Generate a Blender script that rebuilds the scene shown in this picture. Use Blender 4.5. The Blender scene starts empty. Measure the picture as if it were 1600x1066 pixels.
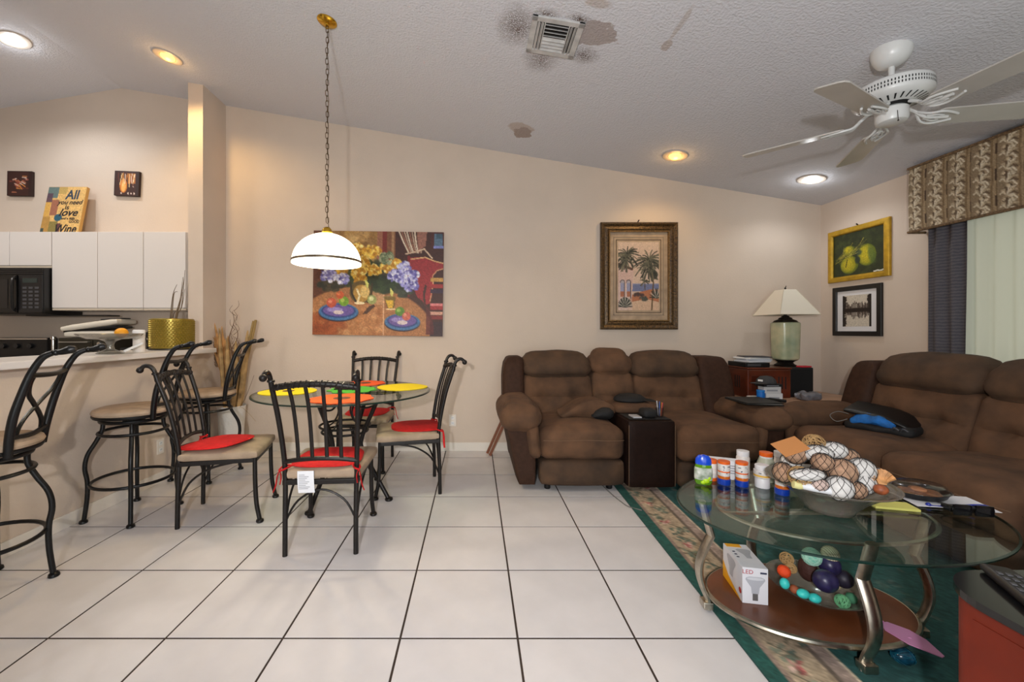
import bpy, bmesh, math, random
import numpy as np
from mathutils import Vector, Matrix, noise as mnoise
random.seed(7)
rng = np.random.default_rng(7)
sc = bpy.context.scene
C = sc.collection
PI = math.pi
R = math.radians

# ------------------------------------------------------------------ camera
CAMZ, FPX, VX, VY = 1.197, 645.0, 742.0, 517.0
cam_d = bpy.data.cameras.new('camera'); cam = bpy.data.objects.new('camera', cam_d); C.objects.link(cam)
cam.location = (0, 0, CAMZ); cam.rotation_euler = (R(90), 0, 0)
cam_d.sensor_width = 36; cam_d.lens = 36 * FPX / 1600
cam_d.shift_x = (800 - VX) / 1600; cam_d.shift_y = -(533 - VY) / 1600
cam_d.clip_start = 0.02; cam_d.clip_end = 200
sc.camera = cam
# ------------------------------------------------------------------ world, exposure
w = bpy.data.worlds.new('daylight'); sc.world = w; w.use_nodes = True
bg = w.node_tree.nodes['Background']; bg.inputs[0].default_value = (0.93, 0.94, 0.90, 1); bg.inputs[1].default_value = .5
vs = sc.view_settings
vs.view_transform = 'Standard'; vs.look = 'None'; vs.exposure = 0.0; vs.gamma = 1.0; vs.use_curve_mapping = False
sc.cycles.use_denoising = True
sc.cycles.max_bounces = 8; sc.cycles.transparent_max_bounces = 16
sc.cycles.caustics_reflective = False; sc.cycles.caustics_refractive = False
sc.cycles.sample_clamp_indirect = 6.0
# ------------------------------------------------------------------ big lights: flash by the photographer, added fill at an unseen door and in the kitchen
def light(name, kind, loc, energy, color=(1, 1, 1), size=.1, size_y=None, rot=(0, 0, 0), parent=None, spot=None):
    d = bpy.data.lights.new(name, kind); d.energy = energy; d.color = color
    if kind == 'AREA':
        d.size = size
        if size_y: d.shape = 'RECTANGLE'; d.size_y = size_y
    elif kind in ('POINT', 'SPOT'): d.shadow_soft_size = size
    if spot: d.spot_size = spot; d.spot_blend = .6
    o = bpy.data.objects.new(name, d); C.objects.link(o); o.location = loc; o.rotation_euler = rot
    if parent: o.parent = parent
    return o
fl_ = light('flash', 'SPOT', (-.25, -.6, 1.42), 195, (1, .985, .985), .04, spot=R(150))
fl_.rotation_euler = Vector((.22, 1, .42)).to_track_quat('-Z', 'Y').to_euler(); fl_.data.spot_blend = .5
light('door_fill', 'AREA', (.2, -2.62, 1.1), 76, (.88, .93, 1), 2.6, 2.0, (R(90), 0, 0))  # soft fill for the room, added outside the unseen rear door
light('kitchen_fill', 'AREA', (-4.3, 1.7, 3.3), 46, (1, .95, .88), .5, .5)  # bare out-of-view light added to brighten the kitchen, no fixture
light('window_daylight', 'AREA', (3.75, 1.6, 1.3), 6, (1, .98, .92), 2.6, 1.7, (R(90), 0, R(90)))

# ------------------------------------------------------------------ colour and materials
def lin(c):
    f = lambda v: v / 12.92 if v <= .04045 else ((v + .055) / 1.055) ** 2.4
    return tuple(f(v / 255) for v in c[:3]) + (1,)
MATS = {}
def mat(name, col, rough=.5, metal=0, noise=0, scale=20, col2=None, bump=0, bscale=None, spec=None, coat=0, sheen=0, emit=None, estr=0):
    if name in MATS: return MATS[name]
    m = bpy.data.materials.new(name); m.use_nodes = True; nt = m.node_tree; b = nt.nodes['Principled BSDF']
    b.inputs['Base Color'].default_value = lin(col); b.inputs['Roughness'].default_value = rough; b.inputs['Metallic'].default_value = metal
    if spec is not None: b.inputs['Specular IOR Level'].default_value = spec
    if coat: b.inputs['Coat Weight'].default_value = coat
    if sheen: b.inputs['Sheen Weight'].default_value = sheen; b.inputs['Sheen Roughness'].default_value = .4
    if emit: b.inputs['Emission Color'].default_value = lin(emit); b.inputs['Emission Strength'].default_value = estr
    tc = nt.nodes.new('ShaderNodeTexCoord')
    if noise or col2:
        n = nt.nodes.new('ShaderNodeTexNoise'); n.inputs['Scale'].default_value = scale; n.inputs['Detail'].default_value = 5
        nt.links.new(tc.outputs['Object'], n.inputs['Vector'])
        r = nt.nodes.new('ShaderNodeValToRGB'); r.color_ramp.elements[0].position = .3; r.color_ramp.elements[1].position = .7
        c1 = tuple(max(0, v * (1 - noise)) for v in col); c2 = col2 or tuple(min(255, v * (1 + noise)) for v in col)
        r.color_ramp.elements[0].color = lin(c1); r.color_ramp.elements[1].color = lin(c2)
        nt.links.new(n.outputs['Fac'], r.inputs['Fac']); nt.links.new(r.outputs['Color'], b.inputs['Base Color'])
    if bump:
        n2 = nt.nodes.new('ShaderNodeTexNoise'); n2.inputs['Scale'].default_value = bscale or scale; n2.inputs['Detail'].default_value = 4
        nt.links.new(tc.outputs['Object'], n2.inputs['Vector'])
        bp = nt.nodes.new('ShaderNodeBump'); bp.inputs['Strength'].default_value = bump; bp.inputs['Distance'].default_value = .01
        nt.links.new(n2.outputs['Fac'], bp.inputs['Height']); nt.links.new(bp.outputs['Normal'], b.inputs['Normal'])
    MATS[name] = m; return m
def glass_mat(name, tint=(235, 245, 240), ior=1.45, rough=0.0, extra=0.0, body=None):
    """thin clear glass: see-through with fresnel reflection, lets lamp light pass"""
    m = bpy.data.materials.new(name); m.use_nodes = True; nt = m.node_tree; nt.nodes.clear()
    out = nt.nodes.new('ShaderNodeOutputMaterial'); t = nt.nodes.new('ShaderNodeBsdfTransparent'); g = nt.nodes.new('ShaderNodeBsdfGlossy')
    t.inputs[0].default_value = lin(tint); g.inputs['Roughness'].default_value = rough
    f = nt.nodes.new('ShaderNodeLayerWeight'); f.inputs[0].default_value = .5; f0 = ((ior - 1) / (ior + 1)) ** 2 + extra
    pw = nt.nodes.new('ShaderNodeMath'); pw.operation = 'POWER'; pw.inputs[1].default_value = 5; nt.links.new(f.outputs['Facing'], pw.inputs[0])
    a = nt.nodes.new('ShaderNodeMath'); a.operation = 'MULTIPLY_ADD'; a.inputs[1].default_value = 1 - f0; a.inputs[2].default_value = f0; nt.links.new(pw.outputs[0], a.inputs[0])
    mx = nt.nodes.new('ShaderNodeMixShader'); nt.links.new(a.outputs[0], mx.inputs[0])
    src = t.outputs[0]
    if body:
        d = nt.nodes.new('ShaderNodeBsdfDiffuse'); d.inputs[0].default_value = lin(body[:3]); m2 = nt.nodes.new('ShaderNodeMixShader')
        m2.inputs[0].default_value = body[3]; nt.links.new(t.outputs[0], m2.inputs[1]); nt.links.new(d.outputs[0], m2.inputs[2]); src = m2.outputs[0]
    nt.links.new(src, mx.inputs[1]); nt.links.new(g.outputs[0], mx.inputs[2])
    nt.links.new(mx.outputs[0], out.inputs[0]); MATS[name] = m; return m
def paint_mat(name, rough=.6, coat=0):
    if name in MATS: return MATS[name]
    m = mat(name, (128, 128, 128), rough, coat=coat); nt = m.node_tree
    a = nt.nodes.new('ShaderNodeVertexColor'); a.layer_name = 'Col'
    nt.links.new(a.outputs['Color'], nt.nodes['Principled BSDF'].inputs['Base Color']); return m

# ------------------------------------------------------------------ mesh builder
def catmull(pts, sub=6, closed=False):
    pts = [Vector(p) for p in pts]; n = len(pts); out = []
    rngs = range(n) if closed else range(n - 1)
    for i in rngs:
        if closed: p0, p1, p2, p3 = pts[i - 1], pts[i], pts[(i + 1) % n], pts[(i + 2) % n]
        else: p0, p1, p2, p3 = pts[max(i - 1, 0)], pts[i], pts[i + 1], pts[min(i + 2, n - 1)]
        for k in range(sub):
            t = k / sub; t2 = t * t; t3 = t2 * t
            out.append(.5 * ((2 * p1) + (p2 - p0) * t + (2 * p0 - 5 * p1 + 4 * p2 - p3) * t2 + (3 * p1 - p0 - 3 * p2 + p3) * t3))
    if not closed: out.append(pts[-1])
    return out
class MB:
    def __init__(s): s.v = []; s.f = []
    def add(s, vs, fs):
        o = len(s.v); s.v += [Vector(p) for p in vs]; s.f += [tuple(i + o for i in f) for f in fs]; return s
    def box(s, x0, x1, y0, y1, z0, z1, b=0.0):
        if b > 0:
            bm = bmesh.new(); bmesh.ops.create_cube(bm, size=1)
            for v in bm.verts: v.co = Vector(((x0 + x1) / 2 + v.co.x * (x1 - x0), (y0 + y1) / 2 + v.co.y * (y1 - y0), (z0 + z1) / 2 + v.co.z * (z1 - z0)))
            bmesh.ops.bevel(bm, geom=bm.edges[:], offset=b, segments=2, affect='EDGES', profile=.6)
            return s.bm(bm)
        v = [(x0, y0, z0), (x1, y0, z0), (x1, y1, z0), (x0, y1, z0), (x0, y0, z1), (x1, y0, z1), (x1, y1, z1), (x0, y1, z1)]
        return s.add(v, [(3, 2, 1, 0), (4, 5, 6, 7), (0, 1, 5, 4), (1, 2, 6, 5), (2, 3, 7, 6), (3, 0, 4, 7)])
    def bm(s, bm):
        bm.verts.index_update(); s.add([v.co.copy() for v in bm.verts], [[v.index for v in f.verts] for f in bm.faces]); bm.free(); return s
    def tube(s, pts, r=.01, n=8, closed=False, smooth=0, flat=1.0, up=None):
        if smooth: pts = catmull(pts, smooth, closed)
        pts = [Vector(p) for p in pts]; m = len(pts)
        rr = r if isinstance(r, (list, tuple)) else None
        def rad(i):
            if rr is None: return r
            t = i / max(1, m - 1) * (len(rr) - 1); k = min(int(t), len(rr) - 2); return rr[k] + (rr[k + 1] - rr[k]) * (t - k)
        tang = []
        for i in range(m):
            if closed: d = pts[(i + 1) % m] - pts[i - 1]
            else: d = pts[min(i + 1, m - 1)] - pts[max(i - 1, 0)]
            tang.append(d.normalized() if d.length > 1e-9 else Vector((0, 0, 1)))
        u = Vector(up) if up else (Vector((0, 0, 1)) if abs(tang[0].z) < .9 else Vector((1, 0, 0)))
        vs = []
        for i in range(m):
            t = tang[i]; u = (u - t * u.dot(t))
            if u.length < 1e-6: u = t.orthogonal()
            u.normalize(); wv = t.cross(u)
            for k in range(n):
                a = 2 * PI * k / n; vs.append(pts[i] + (u * math.cos(a) * flat + wv * math.sin(a)) * rad(i))
        fs = []
        for i in range(m if closed else m - 1):
            j = (i + 1) % m
            for k in range(n):
                k2 = (k + 1) % n; fs.append((i * n + k, i * n + k2, j * n + k2, j * n + k))
        if not closed: fs.append(tuple(range(n))[::-1]); fs.append(tuple((m - 1) * n + k for k in range(n)))
        return s.add(vs, fs)
    def lathe(s, prof, c=(0, 0, 0), n=32, power=None, sx=1, sy=1, caps=True):
        """prof: list of (r, z); power: superellipse exponent for square-ish section"""
        vs = []; fs = []; m = len(prof)
        for r, z in prof:
            for k in range(n):
                a = 2 * PI * k / n; ca, sa = math.cos(a), math.sin(a); q = 1
                if power: q = 1 / (abs(ca) ** power + abs(sa) ** power) ** (1 / power)
                vs.append((c[0] + r * ca * q * sx, c[1] + r * sa * q * sy, c[2] + z))
        for i in range(m - 1):
            for k in range(n):
                k2 = (k + 1) % n; fs.append((i * n + k, i * n + k2, (i + 1) * n + k2, (i + 1) * n + k))
        if caps and prof[0][0] > 1e-5: fs.append(tuple(range(n))[::-1])
        if caps and prof[-1][0] > 1e-5: fs.append(tuple((m - 1) * n + k for k in range(n)))
        return s.add(vs, fs)
    def sphere(s, c, r, n=16, m=10, sc3=(1, 1, 1), fn=None):
        vs = []; fs = []
        for i in range(m + 1):
            th = PI * i / m
            for k in range(n):
                a = 2 * PI * k / n; p = Vector((math.sin(th) * math.cos(a), math.sin(th) * math.sin(a), math.cos(th)))
                q = 1 + (fn(p) if fn else 0); vs.append((c[0] + r * q * p.x * sc3[0], c[1] + r * q * p.y * sc3[1], c[2] + r * q * p.z * sc3[2]))
        for i in range(m):
            for k in range(n):
                k2 = (k + 1) % n; fs.append((i * n + k, (i + 1) * n + k, (i + 1) * n + k2, i * n + k2))
        return s.add(vs, fs)
    def soft(s, x0, x1, y0, y1, z0, z1, r=.05, n=10, puff=0.0, fn=None):
        """rounded, puffed cushion block; fn(p, q) moves a vertex p (q is its place in -1..1)"""
        hx, hy, hz = (x1 - x0) / 2, (y1 - y0) / 2, (z1 - z0) / 2; c = Vector(((x0 + x1) / 2, (y0 + y1) / 2, (z0 + z1) / 2))
        r = min(r, hx, hy, hz); bm = bmesh.new(); bmesh.ops.create_cube(bm, size=2)
        bmesh.ops.subdivide_edges(bm, edges=bm.edges[:], cuts=n, use_grid_fill=True)
        for v in bm.verts:
            q = v.co.copy(); p = Vector((q.x * hx, q.y * hy, q.z * hz))
            i = Vector((max(-hx + r, min(hx - r, p.x)), max(-hy + r, min(hy - r, p.y)), max(-hz + r, min(hz - r, p.z))))
            d = p - i
            if d.length > 1e-9:
                mx = max(abs(d.x), abs(d.y), abs(d.z)); d = d.normalized() * mx; p = i + d
            if puff:
                p.x += q.x ** 3 * puff * (1 - q.y ** 2) * (1 - q.z ** 2); p.y += q.y ** 3 * puff * (1 - q.x ** 2) * (1 - q.z ** 2); p.z += q.z ** 3 * puff * (1 - q.x ** 2) * (1 - q.y ** 2)
            p = p + c
            if fn: p = fn(p, q)
            v.co = p
        return s.bm(bm)
    def prism(s, poly, z0, z1):
        n = len(poly); vs = [(p[0], p[1], z0) for p in poly] + [(p[0], p[1], z1) for p in poly]
        fs = [tuple(range(n))[::-1], tuple(range(n, 2 * n))] + [(i, (i + 1) % n, n + (i + 1) % n, n + i) for i in range(n)]
        return s.add(vs, fs)
    def sheet(s, fn, nu, nv, thick=0):
        """surface fn(u,v) on a grid, u,v in 0..1; thick: vector offset for a back side"""
        vs = [Vector(fn(i / nu, j / nv)) for j in range(nv + 1) for i in range(nu + 1)]; W = nu + 1
        fs = [(j * W + i, j * W + i + 1, (j + 1) * W + i + 1, (j + 1) * W + i) for j in range(nv) for i in range(nu)]
        if thick:
            N = len(vs); t = Vector(thick); vs = vs + [v + t for v in vs]; fs = fs + [tuple(k + N for k in f[::-1]) for f in fs]
            rim = [i for i in range(W)] + [j * W + nu for j in range(1, nv + 1)] + [nv * W + i for i in range(nu - 1, -1, -1)] + [j * W for j in range(nv - 1, 0, -1)]
            for a, b in zip(rim, rim[1:] + rim[:1]): fs.append((b, a, a + N, b + N))
        return s.add(vs, fs)
    def xf(s, M): s.v = [M @ v for v in s.v]; return s
    def build(s, name, m, parent=None, smooth=True, world=False, angle=40, **props):
        me = bpy.data.meshes.new(name); vs = s.v
        if world and parent is not None:
            Mi = wmat(parent).inverted(); vs = [Mi @ v for v in vs]
        me.from_pydata([tuple(v) for v in vs], [], s.f); me.update()
        if m: me.materials.append(m if not isinstance(m, str) else MATS[m])
        if smooth:
            me.polygons.foreach_set('use_smooth', [True] * len(me.polygons))
            try: me.set_sharp_from_angle(angle=R(angle))
            except Exception: pass
        bm = bmesh.new(); bm.from_mesh(me); bmesh.ops.recalc_face_normals(bm, faces=bm.faces[:]); bm.to_mesh(me); bm.free()
        o = bpy.data.objects.new(name, me); C.objects.link(o)
        if parent is not None: o.parent = parent
        for k, v in props.items(): o[k] = v
        return o
def wmat(o):
    M = Matrix.LocRotScale(o.location, o.rotation_euler, o.scale)
    return wmat(o.parent) @ M if o.parent else M
def tag(o, label, cat, group=None, kind=None):
    o['label'] = label; o['category'] = cat
    if group: o['group'] = group
    if kind: o['kind'] = kind
    return o
def thing(name, label, cat, loc=(0, 0, 0), rz=0, group=None):
    o = bpy.data.objects.new(name, None); C.objects.link(o); o.location = loc; o.rotation_euler = (0, 0, rz); o.empty_display_size = .05
    return tag(o, label, cat, group)
def copy_tree(o, parent=None):
    c = o.copy(); C.objects.link(c); c.parent = parent
    for ch in list(o.children): copy_tree(ch, c)
    return c
def structure(o): o['kind'] = 'structure'; return o
def rot_to(mb, loc, rx=0, ry=0, rz=0):
    return mb.xf(Matrix.Translation(loc) @ Matrix.Rotation(rz, 4, 'Z') @ Matrix.Rotation(ry, 4, 'Y') @ Matrix.Rotation(rx, 4, 'X'))
def text(s, size, m, parent, loc, rot, extrude=.0006, shear=0, align='CENTER', name='lettering', sx=1, bold=0):
    cu = bpy.data.curves.new(name, 'FONT'); cu.body = s; cu.size = size; cu.extrude = extrude; cu.shear = shear; cu.align_x = align; cu.resolution_u = 3; cu.offset = bold
    t = bpy.data.objects.new(name + '_curve', cu); C.objects.link(t)
    dg = bpy.context.evaluated_depsgraph_get(); dg.update()
    me = bpy.data.meshes.new_from_object(t.evaluated_get(dg)); bpy.data.objects.remove(t)
    me.name = name; me.materials.clear(); me.materials.append(m)
    o = bpy.data.objects.new(name, me); C.objects.link(o); o.parent = parent; o.location = loc; o.rotation_euler = rot; o.scale = (sx, 1, 1); return o

# ------------------------------------------------------------------ painter: colours worked out in code, kept on a fine mesh
class Canvas:
    def __init__(s, w, h, col):
        s.w, s.h = w, h; s.a = np.ones((h, w, 3)) * np.array(col, float)
        s.u, s.v = np.meshgrid((np.arange(w) + .5) / w, (np.arange(h) + .5) / h); s.asp = h / w
    def mix(s, mask, col, al=1.0):
        m = np.clip(mask * al, 0, 1)[..., None]; s.a = s.a * (1 - m) + np.array(col, float) * m
    def ell(s, cx, cy, rx, ry, col, rot=0, al=1.0, soft=.08):
        du, dv = s.u - cx, (s.v - cy) * s.asp; c, k = math.cos(rot), math.sin(rot); x = du * c + dv * k; y = -du * k + dv * c
        d = np.sqrt((x / rx) ** 2 + (y / (ry * s.asp)) ** 2); s.mix(np.clip((1 - d) / soft + .5, 0, 1), col, al)
    def rect(s, x0, x1, y0, y1, col, al=1.0): s.mix(((s.u >= x0) & (s.u <= x1) & (s.v >= y0) & (s.v <= y1)).astype(float), col, al)
    def poly(s, pts, col, al=1.0):
        ins = np.zeros_like(s.u, bool); n = len(pts)
        for i in range(n):
            (x0, y0), (x1, y1) = pts[i], pts[(i + 1) % n]
            if y0 == y1: continue
            cond = ((y0 > s.v) != (y1 > s.v)) & (s.u < (x1 - x0) * (s.v - y0) / (y1 - y0) + x0); ins ^= cond
        s.mix(ins.astype(float), col, al)
    def line(s, pts, wd, col, al=1.0):
        d = np.full_like(s.u, 9.)
        for (x0, y0), (x1, y1) in zip(pts, pts[1:]):
            ax, ay = s.u - x0, (s.v - y0) * s.asp; bx, by = x1 - x0, (y1 - y0) * s.asp; L = bx * bx + by * by + 1e-12
            t = np.clip((ax * bx + ay * by) / L, 0, 1); d = np.minimum(d, np.hypot(ax - t * bx, ay - t * by))
        s.mix(np.clip((wd - d) / (wd * .4 + 1e-6) + .3, 0, 1), col, al)
    def dabs(s, cx, cy, rx, ry, n, size, cols, al=.9):
        for _ in range(n):
            a = rng.uniform(0, 2 * PI); q = math.sqrt(rng.uniform()); c = cols[rng.integers(len(cols))]
            s.ell(cx + rx * q * math.cos(a), cy + ry * q * math.sin(a), size * rng.uniform(.6, 1.3), size * rng.uniform(.6, 1.3) / s.asp, c, rng.uniform(0, 3), al, .5)
    def grain(s, amt, cell=1):
        g = rng.normal(0, amt, ((s.h + cell - 1) // cell, (s.w + cell - 1) // cell)); g = np.kron(g, np.ones((cell, cell)))[:s.h, :s.w]; s.a = np.clip(s.a * (1 + g[..., None]), 0, 255)
    def mesh(s, name, fn, m, parent, world=False, smooth=False):
        """fn(u, v): point for u right, v down"""
        nu, nv = s.w - 1, s.h - 1
        mb = MB().sheet(fn, nu, nv); me = bpy.data.meshes.new(name); vs = mb.v
        if world and parent is not None: Mi = wmat(parent).inverted(); vs = [Mi @ p for p in vs]
        me.from_pydata([tuple(p) for p in vs], [], mb.f); me.update()
        at = me.attributes.new('Col', 'FLOAT_COLOR', 'POINT'); a = np.clip(s.a, 0, 255) / 255
        a = np.where(a <= .04045, a / 12.92, ((a + .055) / 1.055) ** 2.4); a = np.concatenate([a.reshape(-1, 3), np.ones((s.w * s.h, 1))], 1)
        at.data.foreach_set('color', a.ravel().astype(np.float32)); me.materials.append(m)
        if smooth: me.polygons.foreach_set('use_smooth', [True] * len(me.polygons))
        o = bpy.data.objects.new(name, me); C.objects.link(o)
        if parent is not None: o.parent = parent
        return o
# ------------------------------------------------------------------ common materials
wall_m = mat('wall_paint', (211, 194, 178), .85, noise=.012, scale=3, bump=.12, bscale=90)
trim_m = mat('trim_paint', (232, 224, 214), .5)
tile_m = mat('tile_ceramic', (222, 217, 216), .32, noise=.025, scale=5, bump=.03, bscale=14)
grout_m = mat('grout', (58, 44, 36), .9)
black_m = mat('black_plastic', (14, 14, 16), .38)
blackm_m = mat('black_matte', (20, 19, 20), .75)
iron_m = mat('wrought_iron', (30, 25, 23), .42, metal=.35, noise=.12, scale=60, bump=.1, bscale=120)
stool_m = mat('black_iron', (17, 16, 17), .38, metal=.3, bump=.05, bscale=120)
suede_m = mat('tan_suede', (168, 146, 124), .9, noise=.1, scale=9)
red_m = mat('red_felt', (196, 8, 14), .85, noise=.06, scale=30)
brown_m = mat('brown_suede', (90, 63, 43), .9, noise=.2, scale=6, bump=.12, bscale=160)
brownd_m = mat('worn_brown_suede', (70, 50, 34), .85, noise=.25, scale=6, bump=.1, bscale=160)
leather_m = mat('dark_brown_leather', (60, 40, 30), .66, noise=.1, scale=30, spec=.15, bump=.12, bscale=220)
console_m = mat('console_leather', (34, 20, 15), .6, noise=.1, scale=30, spec=.15, bump=.12, bscale=220)
white_m = mat('white_plastic', (235, 235, 235), .4)
paper_m = mat('white_paper', (232, 232, 236), .8)
cab_m = mat('white_laminate', (224, 217, 212), .35)
chrome_m = mat('chrome', (200, 198, 195), .18, metal=1)
pewter_m = mat('brushed_pewter', (188, 180, 166), .3, metal=1, noise=.08, scale=40)
brass_m = mat('brass', (214, 170, 60), .22, metal=1)
clear_m = glass_mat('clear_glass', (244, 250, 247), 1.45)
table_glass_m = glass_mat('table_glass', (236, 245, 241), 1.5, extra=.02)
edge_m = mat('glass_edge', (20, 48, 42), .2)
frost_m = glass_mat('pressed_glass', (225, 224, 218), 1.5, rough=.12, extra=.03, body=(168, 162, 152, .33))
plasticbag_m = glass_mat('clear_plastic', (240, 240, 242), 1.4, rough=.15, extra=.05)
pane_m = glass_mat('window_glass', (246, 250, 248), 1.45)
fanwhite_m = mat('fan_white', (214, 214, 212), .3, noise=.03, scale=8)
blade_m = mat('fan_blade', (182, 177, 170), .28, noise=.03, scale=6)
wood_m = mat('cherry_wood', (94, 40, 22), .35, noise=.18, scale=6, coat=.3)
shelf_m = mat('shelf_wood', (100, 52, 26), .4, noise=.15, scale=4, coat=.2)
redwood_m = mat('red_mahogany', (104, 32, 14), .45, noise=.15, scale=4, spec=.25)
lightwood_m = mat('pale_wood', (186, 150, 124), .5, noise=.08, scale=8)
gold_m = mat('gold_frame', (190, 150, 40), .42, metal=.35, noise=.1, scale=20)

# ------------------------------------------------------------------ setting
XL, XR, YB, YF = -6.2, 3.454, 4.118, -2.5
RIDX, RIDZ, SL = -3.525, 3.6186, .1677
def ceil_z(x): return RIDZ - SL * abs(x - RIDX)
# floor of 18 inch tiles on dark grout
T = .4572; GX, GY = -.2906, 1.607
fl = structure(MB().box(XL, XR, YF, YB, -.1, -.0016).build('floor', grout_m, smooth=False))
tile_cache = {}
def tile_mesh(w_, d_):
    key = (round(w_, 3), round(d_, 3))
    if key not in tile_cache:
        g = .0042; bm = bmesh.new(); bmesh.ops.create_cube(bm, size=1)
        for v in bm.verts: v.co = Vector((v.co.x * (w_ - 2 * g), v.co.y * (d_ - 2 * g), v.co.z * .012 - .006))
        top = [e for e in bm.edges if all(v.co.z > -.001 for v in e.verts)]
        bmesh.ops.bevel(bm, geom=top, offset=.0009, segments=1, affect='EDGES')
        me = bpy.data.meshes.new('floor_tile'); bm.to_mesh(me); bm.free(); me.materials.append(tile_m); tile_cache[key] = me
    return tile_cache[key]
i0, i1 = math.floor((XL - GX) / T), math.ceil((XR - GX) / T); j0, j1 = math.floor((YF - GY) / T), math.ceil((YB - GY) / T)
for i in range(i0, i1):
    for j in range(j0, j1):
        a, b = max(GX + i * T, XL), min(GX + (i + 1) * T, XR); c, d = max(GY + j * T, YF), min(GY + (j + 1) * T, YB)
        if b - a < .02 or d - c < .02: continue
        if b < -2.65 and c < 2.4: continue
        o = bpy.data.objects.new('floor_tile', tile_mesh(b - a, d - c)); C.objects.link(o); o.parent = fl
        o.location = ((a + b) / 2, (c + d) / 2, random.uniform(-.0006, .0004))

# walls
def gable(name, y0, y1, x0=XL, x1=XR):
    xs = [x0, x1] + ([RIDX] if x0 < RIDX < x1 else []); xs = sorted(xs)
    prof = [(x0, 0), (x1, 0)] + [(x, ceil_z(x) + .02) for x in reversed(xs)]; n = len(prof)
    vs = [(x, y0, z) for x, z in prof] + [(x, y1, z) for x, z in prof]
    return MB().add(vs, [tuple(range(n)), tuple(range(2 * n - 1, n - 1, -1))] + [(i, n + i, n + (i + 1) % n, (i + 1) % n) for i in range(n)])
structure(gable('wall_back', YB, YB + .12).build('wall_back', wall_m, smooth=False))
structure(MB().box(XL - .12, XL, YF, YB, 0, ceil_z(XL) + .02).build('wall_left', wall_m, smooth=False))
# right wall with the window opening
WY0, WY1, WZ0, WZ1 = .35, 3.11, .45, 2.12
zc = ceil_z(XR) + .02
structure(MB().box(XR, XR + .14, WY1, YB, 0, zc).box(XR, XR + .14, YF, WY0, 0, zc).box(XR, XR + .14, WY0, WY1, 0, WZ0).box(XR, XR + .14, WY0, WY1, WZ1, zc).build('wall_right', wall_m, smooth=False))
# wall behind the photographer, with a wide unseen glass door added to let fill light in
DX0, DX1, DZ1 = -1.15, 1.55, 2.1
structure(gable('w', YF - .12, YF, XL, DX0).build('wall_front', wall_m, smooth=False))
wf = structure(gable('w', YF - .12, YF, DX1, XR).build('wall_front_right', wall_m, smooth=False))
prof = [(DX0, DZ1), (DX1, DZ1), (DX1, ceil_z(DX1) + .02), (DX0, ceil_z(DX0) + .02)]
structure(MB().add([(x, YF - .12, z) for x, z in prof] + [(x, YF, z) for x, z in prof], [(0, 1, 2, 3), (7, 6, 5, 4)] + [(i, 4 + i, 4 + (i + 1) % 4, (i + 1) % 4) for i in range(4)]).build('wall_front_header', wall_m, smooth=False))
dr = structure(MB().box(DX0, DX0 + .05, YF - .1, YF - .02, 0, DZ1).box(DX1 - .05, DX1, YF - .1, YF - .02, 0, DZ1).box(DX0, DX1, YF - .1, YF - .02, DZ1 - .05, DZ1).box(DX0, DX1, YF - .1, YF - .02, 0, .03).box(.17, .23, YF - .1, YF - .02, 0, DZ1).build('added_door_1', trim_m, smooth=False))
for a, b in ((DX0 + .05, .17), (.23, DX1 - .05)): MB().box(a, b, YF - .065, YF - .058, .03, DZ1 - .05).build('glass_pane', pane_m, dr, smooth=False)
# ceiling: two slopes, popcorn texture, stains
cm = mat('popcorn_ceiling', (214, 214, 220), .95); nt = cm.node_tree; bs = nt.nodes['Principled BSDF']
geo = nt.nodes.new('ShaderNodeNewGeometry')
def N(t, **k):
    n = nt.nodes.new(t)
    for a, b in k.items():
        if a.startswith('i'): n.inputs[int(a[1:])].default_value = b
        else: setattr(n, a, b)
    return n
nz = N('ShaderNodeTexNoise'); nz.inputs['Scale'].default_value = 75; nz.inputs['Detail'].default_value = 3; nt.links.new(geo.outputs['Position'], nz.inputs['Vector'])
bp = N('ShaderNodeBump'); bp.inputs['Strength'].default_value = .55; bp.inputs['Distance'].default_value = .012; nt.links.new(nz.outputs['Fac'], bp.inputs['Height']); nt.links.new(bp.outputs['Normal'], bs.inputs['Normal'])
warp = N('ShaderNodeTexNoise'); warp.inputs['Scale'].default_value = 11; warp.inputs['Detail'].default_value = 4; nt.links.new(geo.outputs['Position'], warp.inputs['Vector'])
speck = N('ShaderNodeTexNoise'); speck.inputs['Scale'].default_value = 150; speck.inputs['Detail'].default_value = 2; nt.links.new(geo.outputs['Position'], speck.inputs['Vector'])
sep = N('ShaderNodeSeparateXYZ'); nt.links.new(geo.outputs['Position'], sep.inputs[0])
def M(op, a, b=None):
    n = N('ShaderNodeMath', operation=op)
    for k, v in ((0, a), (1, b)):
        if v is None: continue
        if isinstance(v, (int, float)): n.inputs[k].default_value = v
        else: nt.links.new(v, n.inputs[k])
    return n.outputs[0]
def blob(cx, cy, rx, ry, wp=.9, edge=8.0):
    dx = M('DIVIDE', M('SUBTRACT', sep.outputs[0], cx), rx); dy = M('DIVIDE', M('SUBTRACT', sep.outputs[1], cy), ry)
    d = M('SQRT', M('ADD', M('MULTIPLY', dx, dx), M('MULTIPLY', dy, dy)))
    d = M('ADD', d, M('MULTIPLY', M('SUBTRACT', warp.outputs['Fac'], .5), wp * 2))
    n = N('ShaderNodeMath', operation='MULTIPLY'); n.use_clamp = True
    nt.links.new(M('SUBTRACT', 1.0, d), n.inputs[0]); n.inputs[1].default_value = edge; return n.outputs[0]
cur = None
def paint_over(maskout, col):
    global cur
    mx = N('ShaderNodeMixRGB'); nt.links.new(maskout, mx.inputs[0]); mx.inputs[2].default_value = lin(col)
    if cur is None: mx.inputs[1].default_value = lin((214, 214, 220))
    else: nt.links.new(cur, mx.inputs[1])
    cur = mx.outputs[0]
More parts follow.
